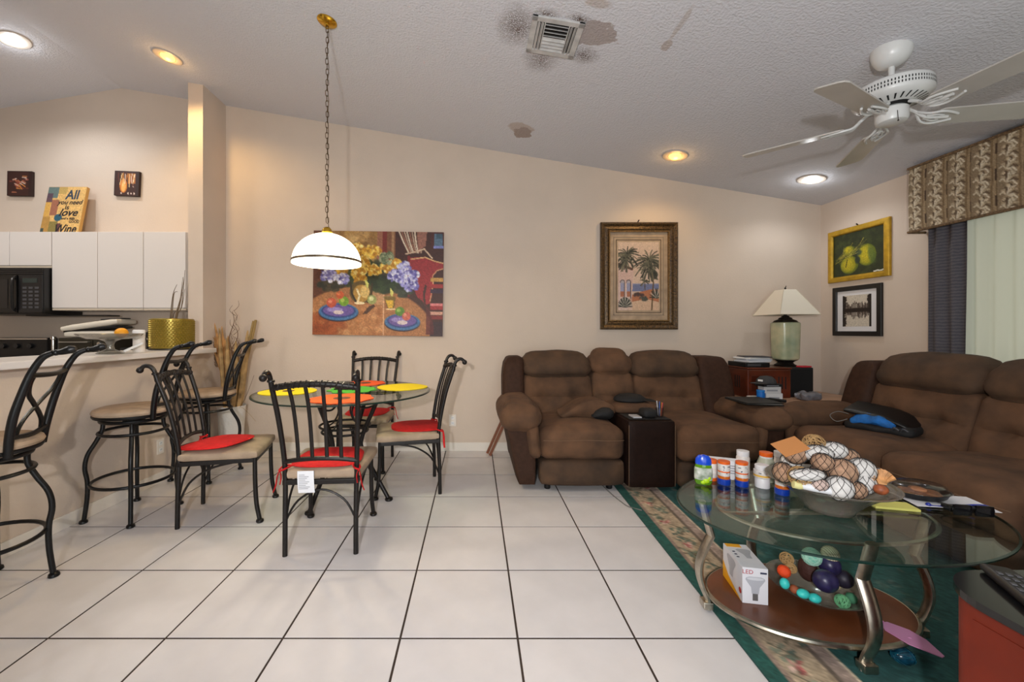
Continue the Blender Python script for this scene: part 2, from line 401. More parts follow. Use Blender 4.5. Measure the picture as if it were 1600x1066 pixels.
sp = M('MULTIPLY', M('SUBTRACT', speck.outputs['Fac'], .43), 7.0)
for cx, cy, rx, ry, k in ((.25, 2.43, .15, .2, 1.0), (.42, 2.68, .13, .16, .8), (.68, 2.57, .1, .1, 1.0), (.58, 2.30, .08, .05, 1.2), (.40, 2.30, .09, .05, 1)):
    mk = N('ShaderNodeMath', operation='MULTIPLY'); mk.use_clamp = True; nt.links.new(blob(cx, cy, rx, ry, .35, k), mk.inputs[0])
    cl = N('ShaderNodeMath', operation='ADD'); cl.use_clamp = True; nt.links.new(sp, cl.inputs[0]); cl.inputs[1].default_value = .35; nt.links.new(cl.outputs[0], mk.inputs[1])
    paint_over(mk.outputs[0], (96, 76, 64))
for cx, cy, rx, ry, wp, e, col in ((.70, 2.39, .12, .095, .9, 14, (172, 162, 160)), (.395, 3.60, .11, .11, .6, 6, (194, 184, 180)), (.42, 3.68, .085, .1, .9, 14, (168, 154, 148)),
                               (1.105, 2.22, .018, .16, .8, 3, (198, 192, 192)), (1.105, 2.38, .03, .05, .6, 4, (190, 180, 178)), (.66, 2.17, .07, .04, .8, 3, (194, 186, 184))):
    paint_over(blob(cx, cy, rx, ry, wp, e), col)
nt.links.new(cur, bs.inputs['Base Color'])
t_ = .1
ce = MB().add([(XL - .12, YF - .12, ceil_z(XL - .12)), (RIDX, YF - .12, RIDZ), (XR + .14, YF - .12, ceil_z(XR + .14)), (XL - .12, YB + .12, ceil_z(XL - .12)), (RIDX, YB + .12, RIDZ), (XR + .14, YB + .12, ceil_z(XR + .14))] +
              [(XL - .12, YF - .12, RIDZ + .3), (XR + .14, YF - .12, RIDZ + .3), (XL - .12, YB + .12, RIDZ + .3), (XR + .14, YB + .12, RIDZ + .3)],
              [(0, 1, 4, 3), (1, 2, 5, 4), (6, 8, 9, 7), (0, 3, 8, 6), (2, 7, 9, 5), (0, 6, 7, 2, 1), (3, 4, 5, 9, 8)])
structure(ce.build('ceiling', cm, smooth=False))
# stub wall beside the kitchen and the low bar wall
CX0, CX1, CY = -2.62, -2.484, 3.77
structure(MB().box(CX0, CX1, CY, YB, 0, ceil_z(CX0)).build('wall_stub', wall_m, smooth=False))
structure(MB().box(CX0, CX1, .4, CY, 0, 1.0).build('wall_bar', wall_m, smooth=False))
structure(MB().box(CX1, CX1 + .012, .4, YB, 0, .085, .003).build('baseboard_bar', trim_m, smooth=False))
structure(MB().box(CX1, XR, YB - .013, YB, 0, .085, .003).build('baseboard_back', trim_m, smooth=False))
structure(MB().box(XR - .013, XR, YF, YB, 0, .085, .003).build('baseboard_right', trim_m, smooth=False))
# window frame, panes, outside light
wn = structure(MB().box(XR + .04, XR + .1, WY0, WY0 + .05, WZ0, WZ1).box(XR + .04, XR + .1, WY1 - .05, WY1, WZ0, WZ1).box(XR + .04, XR + .1, WY0, WY1, WZ0, WZ0 + .05).box(XR + .04, XR + .1, WY0, WY1, WZ1 - .05, WZ1).box(XR + .04, XR + .1, 1.70, 1.76, WZ0, WZ1).build('window_1', trim_m, smooth=False))
for a, b in ((WY0 + .05, 1.70), (1.76, WY1 - .05)): MB().box(XR + .066, XR + .072, a, b, WZ0 + .05, WZ1 - .05).build('glass_pane', pane_m, wn, smooth=False)
# bar counter top
tag(MB().box(-2.80, -2.354, .4, CY - .005, 1.0, 1.04, .006).build('bar_counter', mat('white_counter', (222, 216, 212), .3), smooth=False), 'long white laminate bar top on the low wall behind the stools', 'counter')

# ------------------------------------------------------------------ ceiling fixtures
def on_slope(mb, x, y, drop=0):
    s = -SL if x > RIDX else SL; ang = math.atan(s)
    return mb.xf(Matrix.Translation((x, y, ceil_z(x) - drop)) @ Matrix.Rotation(-ang, 4, 'Y'))
def recessed(x, y, warm, label, energy):
    t = thing('recessed_light', label, 'ceiling light', (x, y, ceil_z(x)), 0, 'recessed ceiling lights')
    tr = on_slope(MB().lathe([(.0, -.003), (.056, -.003), (.06, -.007), (.066, -.0105), (.1, -.008), (.106, -.001), (.106, .003)], n=40), x, y); tr.build('trim_ring', mat('fixture_trim', (196, 184, 172), .45), t, world=True)
    em = (255, 190, 92) if warm else (250, 252, 255)
    bl = on_slope(MB().sphere((0, 0, -.006), .052, 24, 12, (1, 1, .5)), x, y); bl.build('bulb', mat('bulb_warm' if warm else 'bulb_white', em, .4, emit=em, estr=3.2 if warm else 10), t, world=True)
    light('recessed_glow', 'POINT', (0, 0, -.055), .8 if warm else 1.2, (1, .58, .2) if warm else (.95, .98, 1), .03, parent=t)
    light('recessed_lamp', 'SPOT', (0, 0, -.045), energy, (1, .66, .27) if warm else (.93, .97, 1), .05, parent=t, spot=R(150))
recessed(-3.768, 3.375, False, 'white glowing recessed ceiling light above the kitchen cabinets', 44)
recessed(-2.52, 3.388, True, 'warm glowing recessed ceiling light in front of the narrow wall stub', 46)
recessed(1.755, 3.616, True, 'warm glowing recessed ceiling light above the palm tree picture', 14)
recessed(2.96, 3.63, False, 'white glowing recessed ceiling light in the corner above the table lamp', 11)
# air vent
vx, vy = .473, 2.461
v = thing('air_vent', 'square white ceiling air vent with dirty louvres and mould around it', 'vent', (vx, vy, ceil_z(vx)))
ventm = mat('vent_metal', (190, 188, 186), .45, noise=.08, scale=18); h = .15
def vpart(mb, name, m=ventm): on_slope(mb, vx, vy).build(name, m, v, smooth=False, world=True)
fr = MB()
for a in ((-h, h, -h, -h + .035), (-h, h, h - .035, h), (-h, -h + .035, -h, h), (h - .035, h, -h, h)): fr.box(a[0], a[1], a[2], a[3], -.012, .002, .003)
vpart(fr, 'vent_frame'); vpart(MB().box(-h + .02, h - .02, -h + .02, h - .02, -.001, .003), 'vent_throat', mat('vent_dark', (34, 26, 22), .9))
for sx in (-1, 1): vpart(MB().box(sx * .07 - .003, sx * .07 + .003, -.115, .115, -.013, .001), 'divider')
def slat(mb_fn, cx, cy, ang, axis, L):
    m_ = MB().box(-L / 2, L / 2, -.010, .010, -.001, .001) if axis == 'X' else MB().box(-.010, .010, -L / 2, L / 2, -.001, .001)
    m_.xf(Matrix.Translation((cx, cy, -.009)) @ Matrix.Rotation(ang, 4, axis)); vpart(m_, 'louvre')
for k in range(8): slat(None, 0, -.1 + k * .0285, R(50) if k < 4 else R(-35), 'X', .134)
for sx in (-1, 1):
    for k in range(2): slat(None, sx * (.085 + k * .02), 0, R(-45) * sx, 'Y', .225)

# ------------------------------------------------------------------ pendant lamp
px, py = -.949, 2.651; pz = ceil_z(px)
p = thing('pendant_lamp', 'white glass dome pendant lamp hanging on a chain from a brass canopy', 'pendant lamp', (px, py, pz))
on_slope(MB().lathe([(.062, .0), (.062, -.006), (.05, -.016), (.014, -.022), (.012, -.03)], n=32), px, py).build('canopy', brass_m, p, world=True)
ring = MB().tube([(.01 * math.cos(a), 0, .01 * math.sin(a) - .04) for a in np.linspace(0, 2 * PI, 12, endpoint=False)], .003, 6, True); ring.build('canopy_loop', brass_m, p)
chm = mat('antique_chain', (96, 76, 48), .35, metal=.9)
def link_mesh():
    L, W = .021, .0085; pts = []
    for k in range(10):
        a = 2 * PI * k / 10; pts.append((W * math.cos(a), 0, L * .62 * math.sin(a) + (L * .38 if math.sin(a) > 0 else -L * .38)))
    return MB().tube(pts, .0022, 5, True)
ztop, zbot = -.055, 1.862 - pz; nl = int((ztop - zbot) / .034)
l0 = link_mesh().build('chain_link', chm, p); l0.location = (0, 0, ztop)
for k in range(1, nl):
    o = l0.copy(); C.objects.link(o); o.location = (.002 * math.sin(k * .9), 0, ztop - k * .034); o.rotation_euler = (0, 0, (PI / 2) * (k % 2) + .3); o.parent = p
MB().tube([(.006 + .004 * math.sin(k * 1.3), .004 * math.cos(k), -.04 + (zbot + .04) * k / 30) for k in range(31)], .0022, 6).build('lamp_cord', mat('brown_cord', (88, 66, 44), .6), p)
zs = 1.622 - pz
capm = MB().lathe([(.006, .242), (.018, .238), (.03, .222), (.034, .206), (.03, .202), (.03, .192), (.0, .192)], (0, 0, zs), 28); capm.build('lamp_cap', brass_m, p)
shm = bpy.data.materials.new('opal_glass'); shm.use_nodes = True; b_ = shm.node_tree.nodes['Principled BSDF']
b_.inputs['Base Color'].default_value = lin((250, 244, 228)); b_.inputs['Roughness'].default_value = .25; b_.inputs['Emission Color'].default_value = lin((255, 243, 214)); b_.inputs['Emission Strength'].default_value = 3.0
dome = [(.028, .2)] + [(.212 * math.sin(a), .2 * math.cos(a) ** .95) for a in np.linspace(.18, PI / 2 - .03, 14)] + [(.212, 0)]
inner = [(r * .97, z - .004 if z > .01 else z) for r, z in dome][::-1]
MB().lathe(dome + inner, (0, 0, zs), 48).build('lamp_shade', shm, p)
MB().lathe([(.2115, .012), (.215, .012), (.216, .02), (.2135, .026), (.2095, .026)], (0, 0, zs), 48, caps=False).build('shade_band', mat('band_metal', (120, 104, 84), .35, metal=.8), p)
MB().sphere((0, 0, zs + .07), .034, 16, 10).build('bulb', mat('bulb_pendant', (255, 240, 205), .4, emit=(255, 236, 195), estr=12), p)
light('pendant_bulb', 'POINT', (0, 0, zs + .0), 16, (1, .86, .62), .05, parent=p)

# ------------------------------------------------------------------ ceiling fan
fx, fy = 2.18, 2.16; fz = ceil_z(fx)
fan = thing('ceiling_fan', 'white five-blade ceiling fan with a vented motor and scrolled blade arms', 'ceiling fan', (fx, fy, fz))
MB().lathe([(.083, .03), (.082, -.016), (.074, -.046), (.058, -.07), (.035, -.083), (.016, -.086)], n=36).build('canopy', fanwhite_m, fan)
MB().lathe([(.013, -.08), (.013, -.175)], n=16).build('down_rod', fanwhite_m, fan)
mz = 2.415 - fz
mot = MB().lathe([(.02, .078), (.05, .076), (.12, .068), (.152, .056), (.158, .046), (.158, -.004), (.15, -.018), (.13, -.032), (.09, -.045), (.03, -.05)], (0, 0, mz), 48).build('motor_housing', fanwhite_m, fan)
sl = MB()
for k in range(80):
    a = 2 * PI * k / 80
    for zz in (.004, .022): sl.add([Matrix.Rotation(a, 3, 'Z') @ Vector(q) + Vector((0, 0, mz)) for q in ((.1586, -.0024, zz), (.1586, .0024, zz), (.1586, .0024, zz + .012), (.1586, -.0024, zz + .012))], [(0, 1, 2, 3)])
sl.build('vent_slots', blackm_m, mot, smooth=False)
rb = MB()
for k in range(28):
    a = 2 * PI * k / 28; rb.add([Matrix.Rotation(a, 3, 'Z') @ Vector(q) + Vector((0, 0, mz)) for q in ((.131, -.004, -.0325), (.131, .004, -.0325), (.094, .003, -.0442), (.094, -.003, -.0442))], [(0, 1, 2, 3)])
rb.build('cooling_slots', blackm_m, mot, smooth=False)
bz = 2.30 - fz
MB().lathe([(.088, .09), (.09, .076), (.07, .066), (.06, .06)], (0, 0, bz), 32).build('flywheel', blackm_m, fan)
MB().lathe([(.055, .06), (.066, .05), (.066, -.0), (.06, -.014), (.045, -.02), (.0, -.021)], (0, 0, bz), 32).build('switch_housing', fanwhite_m, fan)
MB().tube([(-.03, -.06, bz + .02), (-.03, -.064, bz - .03)], .0015, 5).sphere((-.03, -.064, bz - .033), .004, 8, 6).build('pull_chain', mat('dark_metal', (60, 55, 50), .4, metal=.7), fan)
for k in range(5):
    a = R(207 - 72 * k); Rz = Matrix.Rotation(a, 4, 'Z'); pitch = Matrix.Rotation(R(-11), 4, 'X')
    out = [(.185, -.045), (.2, -.058), (.63, -.068), (.652, -.058), (.66, -.04), (.66, .04), (.652, .058), (.63, .068), (.2, .058), (.185, .045)]
    MB().prism(out, -.0035, .0035).xf(Rz @ Matrix.Translation((0, 0, bz + .005)) @ pitch).build('blade', blade_m, fan, smooth=False)
    arm = MB()
    arm.tube([(.07, 0, .06), (.11, 0, .035), (.15, 0, .0), (.19, 0, -.006), (.25, 0, -.008)], .008, 8, smooth=4)
    for s in (-1, 1):
        arm.tube([(.12, s * .005, .025), (.15, s * .03, -.002), (.19, s * .045, -.007), (.23, s * .04, -.008), (.28, s * .02, -.008)], .006, 6, smooth=4)
        arm.tube([(.15, s * .01, -.002), (.19, s * .022, -.008), (.22, s * .018, -.009), (.2, s * .006, -.009)], .004, 6, smooth=4)
    arm.xf(Rz @ Matrix.Translation((0, 0, bz + .005)) @ pitch).build('blade_arm', fanwhite_m, fan)
# ------------------------------------------------------------------ dining chairs
cushion_lab = 'dining chairs round the glass table'
def chair_parts(t):
    for s in (-1, 1):
        post = [(s * .185, -.225, 0), (s * .185, -.222, .2), (s * .187, -.215, .42), (s * .192, -.228, .56), (s * .203, -.265, .74), (s * .214, -.315, .90), (s * .216, -.325, .94)]
        MB().tube(post, .0135, 10, smooth=5).build('rear_leg', iron_m, t)
        MB().tube([(s * .216, -.325, .935), (s * .218, -.334, .965), (s * .22, -.352, .986), (s * .221, -.378, .99), (s * .222, -.398, .974)], [.012, .012, .013, .012, .012], 10, smooth=5).sphere((s * .222, -.402, .966), .019, 12, 8).lathe([(.012, -.008), (.019, -.005), (.019, .005), (.012, .008)], (s * .216, -.326, .942), 14).build('finial', iron_m, t)
        MB().tube([(s * .19, .205, .40), (s * .19, .207, .25), (s * .192, .215, .12), (s * .197, .232, .03), (s * .198, .236, .0)], [.013, .0135, .0135, .013, .012], 10, smooth=5).lathe([(.013, .022), (.021, .016), (.023, .006), (.019, 0)], (s * .198, .236, 0), 16).build('front_leg', iron_m, t)
        MB().tube([(s * .186, -.217, .15), (s * .188, -.16, .27), (s * .19, -.06, .345), (s * .19, .05, .375), (s * .19, .14, .385)], .0065, 8, smooth=5).build('side_brace', iron_m, t)
    MB().tube([(-.185, -.217, .18), (-.12, -.215, .29), (0, -.214, .345), (.12, -.215, .29), (.185, -.217, .18)], .006, 8, smooth=5).build('rear_brace', iron_m, t)
    fr = MB()
    for a in ((-.2, .2, .195, .215), (-.2, .2, -.225, -.205), (-.2, -.18, -.22, .21), (.18, .2, -.22, .21)): fr.box(a[0], a[1], a[2], a[3], .375, .402, .004)
    fr.build('seat_frame', iron_m, t, smooth=False)
    def sf(p, q):
        p.z += .012 * (1 - q.x ** 2) * (1 - q.y ** 2) * (q.z > 0); p.x *= 1 + .05 * q.y; return p
    MB().soft(-.222, .222, -.225, .235, .40, .458, .028, 9, fn=sf).build('seat_pad', suede_m, t)
    # top rail with rope twist, lower rail
    top = catmull([(-.214, -.315, .905), (-.11, -.333, .922), (0, -.339, .928), (.11, -.333, .922), (.214, -.315, .905)], 8)
    MB().tube(top, .0165, 10).build('top_rail', iron_m, t)
    rope = [p + Vector((0, math.sin(i * 1.1) * .0165, math.cos(i * 1.1) * .0165)) for i, p in enumerate(catmull([tuple(q) for q in top], 3))]
    MB().tube(rope, .0042, 5).build('rope_twist', iron_m, t)
    MB().tube([(-.19, -.222, .50), (-.1, -.235, .515), (0, -.24, .52), (.1, -.235, .515), (.19, -.222, .50)], .0125, 8, smooth=6).build('lower_rail', iron_m, t)
    for x0, x1 in ((-.112, -.128), (-.038, -.043), (.038, .043), (.112, .128)):
        k = 1 - (x0 / .2) ** 2
        MB().tube([(x0, -.228 - .012 * k, .51), (x0, -.24 - .012 * k, .60), (x0 * 1.03, -.262 - .012 * k, .72), ((x0 + x1) / 2, -.29 - .014 * k, .83), (x1, -.318 - .02 * k, .915)], .0105, 8, smooth=4, flat=.6, up=(0, 1, 0)).build('slat', iron_m, t)
def red_pad(t, dx=0, dy=0, rz=0, tagged=False, tilt=0):
    pad = []
    for k in range(36):
        a = 2 * PI * k / 36; c, s_ = math.cos(a), math.sin(a); q = 1 / (abs(c) ** 3.4 + abs(s_) ** 3.4) ** (1 / 3.4); pad.append((.185 * c * q * (1 - .08 * s_ * q), .185 * s_ * q))
    def fnz(r): return 0
    mb = MB(); n = len(pad)
    rings = [(.0, .477), (.5, .4765), (.85, .474), (.97, .471), (1.0, .466), (.98, .4625)]
    vs = []; fs = []
    for f_, z in rings:
        for x, y in pad: vs.append((x * f_, y * f_, z))
    for i in range(len(rings) - 1):
        for k in range(n): k2 = (k + 1) % n; fs.append((i * n + k, i * n + k2, (i + 1) * n + k2, (i + 1) * n + k))
    fs.append(tuple((len(rings) - 1) * n + k for k in range(n)))
    M4 = Matrix.Translation((dx, dy, 0)) @ Matrix.Rotation(rz, 4, 'Z')
    if tilt: M4 = M4 @ Matrix.Translation((0, -.16, .47)) @ Matrix.Rotation(tilt, 4, 'X') @ Matrix.Translation((0, .16, -.47))
    return mb.add(vs, fs).xf(M4)
def seat_cushion(ch, label, dx=0, dy=0, rz=0, tilt=0, ties=(-1, 1), tagp=False):
    loc = ch.location; t = thing('seat_cushion', label, 'cushion', tuple(loc), ch.rotation_euler[2], 'red seat cushions on the dining chairs')
    red_pad(t, dx, dy, rz, tilt=tilt).build('pad', red_m, t)
    for s in ties:
        MB().tube([(s * .15 + dx, -.16 + dy, .47), (s * .19, -.20, .475), (s * .207, -.225, .468), (s * .205, -.245, .46), (s * .18, -.24, .468), (s * .16, -.19, .47)], .005, 5, smooth=4).tube([(s * .205, -.245, .462), (s * .215, -.25, .43), (s * .222, -.25, .385), (s * .235, -.252, .35)], [.006, .007, .008, .007], 5, smooth=4, flat=.4).tube([(s * .205, -.245, .462), (s * .195, -.25, .43), (s * .2, -.252, .39)], [.005, .007, .007], 5, smooth=4, flat=.4).build('tie', red_m, t)
    if tagp:
        tg = MB().sheet(lambda u, v: (-.115 + .085 * u + .006 * v, -.243 - .006 * math.sin(v * 3), .455 - .115 * v), 6, 8, (0, .0008, 0)).build('care_tag', paper_m, t)
        tg['label'] = 'white printed care tag'
        ln = MB()
        for k in range(9): ln.box(-.105, -.105 + .03 + .03 * ((k * 37) % 10) / 10, -.2505, -.2498, .435 - k * .009, .4375 - k * .009)
        ln.build('tag_print', mat('grey_print', (150, 150, 155), .8), tg, smooth=False)
    return t
spots = [(-.84, 2.43, 4, 'dark metal dining chair nearest the camera with its back turned to it'),
         (-1.62, 2.725, -77.2, 'dark metal dining chair on the stool side of the glass table'),
         (-.97, 3.70, 180, 'dark metal dining chair against the wall behind the glass table'),
         (-.5145, 3.166, 101.8, 'dark metal dining chair on the sofa side of the glass table')]
chairs = []
for i, (x, y, a, lab) in enumerate(spots):
    if i == 0: ch = thing('dining_chair', lab, 'chair', (x, y, 0), R(a), cushion_lab); chair_parts(ch)
    else: ch = copy_tree(chairs[0]); ch.location = (x, y, 0); ch.rotation_euler = (0, 0, R(a)); ch['label'] = lab
    chairs.append(ch)
seat_cushion(chairs[0], 'red seat cushion with a white care tag on the nearest chair', 0, -.03, 0, 0, (-1, 1), True)
seat_cushion(chairs[1], 'red seat cushion slid askew on the chair beside the bar stools', .04, -.05, R(-24), R(4), (-1,))
seat_cushion(chairs[2], 'red seat cushion on the chair behind the glass table', 0, -.02)
seat_cushion(chairs[3], 'red seat cushion on the chair nearest the sofas', 0, -.06, 0, 0, (-1, 1))

# ------------------------------------------------------------------ bar stools
def stool_parts(t, swivel):
    for k in range(4):
        a = R(35.5 + 90 * k); c, s = math.cos(a), math.sin(a)
        prof = [(.155, .63), (.156, .57), (.185, .50), (.225, .42), (.238, .34), (.226, .25), (.228, .14), (.244, .0)]
        MB().tube([(c * r, s * r, z) for r, z in prof], .0125, 10, smooth=5).lathe([(.012, .022), (.021, .015), (.023, .004), (.02, 0)], (c * .244, s * .244, 0), 16).build('leg', stool_m, t)
    circ = lambda r, z, n=40: [(r * math.cos(2 * PI * k / n), r * math.sin(2 * PI * k / n), z) for k in range(n)]
    MB().tube(circ(.168, .625), .011, 8, True).build('seat_ring', stool_m, t)
    MB().tube(circ(.178, .548), .0095, 8, True).build('middle_ring', stool_m, t)
    MB().tube(circ(.215, .235), .010, 8, True).build('foot_ring', stool_m, t)
    MB().lathe([(.06, .60), (.06, .64), (.15, .642), (.15, .652)], n=28).build('swivel_plate', stool_m, t)
    Rz = Matrix.Rotation(swivel, 4, 'Z')
    MB().lathe([(.0, .645), (.205, .646), (.211, .655), (.211, .664)], n=40).build('seat_pan', stool_m, t)
    MB().lathe([(.19, .660), (.208, .667), (.214, .68), (.208, .694), (.185, .704), (.1, .71), (.0, .711)], n=40).build('seat_pad', suede_m, t)
    def bx(z):
        zs = [.63, .70, .80, .90, .98, 1.04]; xs = [.16, .166, .182, .208, .234, .254]
        return float(np.interp(z, zs, xs))
    for s in (-1, 1):
        MB().tube([(bx(.64), s * .138, .64), (bx(.72), s * .148, .72), (bx(.82), s * .158, .82), (bx(.92), s * .158, .92), (bx(1.0), s * .158, 1.0), (.268, s * .160, 1.055), (.29, s * .162, 1.083), (.32, s * .164, 1.098)], [.016, .017, .017, .016, .015, .014, .014, .012], 10, smooth=5).xf(Rz).build('back_post', stool_m, t)
        MB().tube([(.32, s * .164, 1.098), (.337, s * .164, 1.10), (.357, s * .165, 1.104), (.38, s * .166, 1.112), (.40, s * .166, 1.115)], [.008, .012, .015, .019, .012], 10, smooth=4).sphere((.33, s * .164, 1.099), .014, 10, 8).xf(Rz).build('finial', stool_m, t)
        pts = [(1.0, .118), (.955, .122), (.905, .092), (.865, .035), (.84, .0), (.805, -.05), (.765, -.088), (.725, -.10)]
        MB().tube([(bx(z), s * y, z) for z, y in pts], .0115, 8, smooth=5, flat=.7).xf(Rz).build('scroll_bar', stool_m, t)
    MB().tube([(bx(1.0), -.158, 1.0), (bx(1.0) + .018, 0, .992), (bx(1.0), .158, 1.0)], .012, 8, smooth=6).xf(Rz).build('top_rail', stool_m, t)
    MB().tube([(bx(.70), -.155, .725), (bx(.70) + .018, 0, .715), (bx(.70), .155, .725)], .011, 8, smooth=6).xf(Rz).build('lower_rail', stool_m, t)
for x, y, sw, lab in ((-2.25, 1.87, 24, 'black metal bar stool nearest the camera, cut off by the picture edge'), (-2.236, 2.709, 16, 'black metal bar stool in the middle of the bar, seen from the side'),
                      (-2.225, 3.43, 18, 'black metal bar stool at the far end of the bar beside the dried grass')):
    t = thing('bar_stool', lab, 'stool', (x, y, 0), 0, 'bar stools along the low wall'); stool_parts(t, R(sw))

# ------------------------------------------------------------------ glass dining table
tx, ty, tz = -.955, 3.04, .757
t = thing('dining_table', 'round glass dining table on a dark scrolled metal base', 'table', (tx, ty, 0))
MB().lathe([(.0, tz - .012), (.61, tz - .012), (.61, tz), (.0, tz)], n=72).build('table_top', table_glass_m, t)
MB().lathe([(.6105, tz - .012), (.621, tz - .009), (.621, tz - .002), (.6105, tz)], n=96, caps=False).build('glass_rim', edge_m, t)
for k in range(4):
    a = R(-20 + 90 * k); c, s = math.cos(a), math.sin(a)
    prof = [(.29, .742), (.275, .70), (.225, .60), (.175, .50), (.145, .42), (.14, .36), (.19, .27), (.28, .14), (.355, .03), (.37, 0)]
    MB().tube([(c * r, s * r, z) for r, z in prof], .0155, 10, smooth=5).lathe([(.015, .024), (.026, .017), (.028, .006), (.024, 0)], (c * .37, s * .37, 0), 18).lathe([(.02, -.004), (.026, .0), (.026, .003)], (c * .29, s * .29, .741), 16).build('leg', iron_m, t)
    scr = [(.29, .715), (.24, .66), (.15, .64), (.08, .68), (.06, .72)]
    MB().tube([(c * r, s * r, z) for r, z in scr], .007, 8, smooth=5).build('scroll', iron_m, t)
    scr2 = [(.16, .48), (.1, .52), (.06, .60), (.09, .67), (.14, .66)]
    MB().tube([(c * r, s * r, z) for r, z in scr2], .006, 8, smooth=5).build('scroll', iron_m, t)
for r, z in ((.178, .505), (.162, .462)):
    MB().tube([(r * math.cos(q), r * math.sin(q), z) for q in np.linspace(0, 2 * PI, 40, endpoint=False)], .0085, 8, True).build('hoop', iron_m, t)
# flower placemats
def placemat(x, y, r, lob, m, label, rot=0, hole=None, amp=.05, z=tz):
    n = 72; t = thing('placemat', label, 'placemat', (x, y, z + .0002), 0, 'bright placemats on the glass table')
    pts = [((r * (1 + amp * math.cos(lob * (2 * PI * k / n) + rot))) * math.cos(2 * PI * k / n), (r * (1 + amp * math.cos(lob * (2 * PI * k / n) + rot))) * math.sin(2 * PI * k / n)) for k in range(n)]
    MB().prism(pts, 0, .004).build('mat_petals', m, t, smooth=False)
    if hole: MB().lathe([(0, .0042), (hole, .0042), (hole, .0056), (0, .0056)], n=24).build('mat_center', mat('mat_brown', (96, 60, 40), .8), t, smooth=False)
    return t
yel, ora, grn = mat('mat_yellow', (240, 214, 10), .75), mat('mat_orange', (240, 92, 30), .75), mat('mat_green', (74, 168, 54), .75)
placemat(-1.35, 2.99, .195, 3, yel, 'yellow round placemat at the stool side of the glass table', 1, .04, .03)
placemat(-.86, 2.67, .195, 8, ora, 'orange petal placemat at the near edge of the glass table', 0, .055)
placemat(-.565, 3.22, .19, 4, yel, 'yellow round placemat at the sofa side of the glass table', .4, None, .03)
placemat(-.92, 3.45, .165, 8, ora, 'orange petal placemat at the far edge of the glass table', .2, .05)
placemat(-.91, 3.07, .17, 9, grn, 'green flower-shaped placemat in the middle of the glass table', 0, None, .08)
nb = thing('napkin_caddy', 'small dark caddy on the green placemat of the dining table', 'caddy', (-.97, 3.08, tz + .0045))
MB().box(-.07, .07, -.04, .04, 0, .01, .003).build('tray', blackm_m, nb, smooth=False)
for s in (-1, 1): MB().box(-.06, .06, s * .034 - .003, s * .034 + .003, .01, .05, .002).build('side_rail', blackm_m, nb, smooth=False)
MB().box(-.055, .055, -.028, .028, .0102, .04, .003).build('napkins', paper_m, nb, smooth=False)

# ------------------------------------------------------------------ pictures
pm = paint_mat('painted_canvas', .55); gm = paint_mat('print_under_glass', .35)
# still life canvas
c = Canvas(202, 164, (88, 58, 36))
c.rect(.0, .5, 0, .36, (150, 112, 62)); c.rect(0, .07, 0, 1, (92, 52, 34)); c.dabs(.28, .16, .24, .16, 160, .03, [(176, 138, 80), (140, 100, 52), (196, 160, 104), (120, 84, 44)], .5)
c.rect(.49, .56, 0, .5, (150, 96, 74)); c.rect(.53, .565, 0, .5, (116, 40, 34)); c.rect(.565, .63, 0, .45, (122, 78, 52)); c.rect(.63, 1, 0, 1, (66, 34, 28)); c.rect(.6, .62, 0, .4, (160, 120, 84))
for k in range(9): c.line([(.655 + k * .02, 0), (.69 + k * .016, .1), (.73 + k * .012, .2)], .006, [(214, 196, 172), (140, 92, 72), (178, 150, 128)][k % 3])
c.poly([(.80, 0), (.87, 0), (.86, .14), (.80, .18)], (150, 100, 84)); c.line([(.71, .215), (.78, .195), (.85, .165), (.91, .25)], .006, (206, 178, 150))
c.rect(.9, 1, 0, .15, (76, 34, 30)); c.rect(.925, .99, .02, .135, (86, 110, 132)); c.rect(.92, 1, .135, .16, (126, 132, 190)); c.rect(.94, .99, .02, .07, (60, 84, 100))
c.ell(.38, .99, .55, .46, (166, 112, 70), 0, 1, .03); c.dabs(.36, .82, .42, .2, 260, .02, [(190, 134, 86), (148, 92, 52), (176, 120, 74), (204, 156, 108)], .45); c.dabs(.1, .9, .14, .1, 60, .03, [(134, 66, 34), (160, 84, 44)], .5)
c.line([(.545, .5), (.545, 1)], .006, (206, 160, 120)); c.rect(.548, .64, .55, .99, (146, 96, 60), .35); c.rect(.46, .54, .54, .7, (190, 150, 112), .6)
# red chair
c.poly([(.735, .25), (.80, .245), (.86, .24), (.92, .27), (1, .30), (1, .35), (.95, .37), (.915, .42), (.92, .5), (.915, .6), (.9, .68), (.87, .7), (.86, .6), (.875, .52), (.86, .5), (.845, .58), (.85, .68), (.80, .62), (.76, .5), (.745, .4)], (150, 44, 48))
c.line([(.75, .265), (.86, .245), (.93, .28), (1, .30)], .005, (214, 170, 120)); c.line([(1, .35), (.95, .37), (.917, .42), (.922, .5), (.9, .66)], .004, (206, 150, 110)); c.rect(.725, .745, .23, .62, (122, 30, 30))
for y0, cc in ((.44, (196, 150, 80)), (.5, (160, 50, 50)), (.55, (60, 40, 60)), (.68, (206, 120, 120)), (.71, (150, 44, 48)), (.76, (200, 150, 130)), (.8, (120, 40, 40))): c.rect(.9, 1, y0, y0 + .035, cc)
c.rect(.9, 1, .86, 1, (56, 34, 40)); c.poly([(.8, .6), (.86, .7), (.87, .72), (.87, .98), (.93, .98), (.93, .9), (.9, .75)], (90, 34, 34), .8)
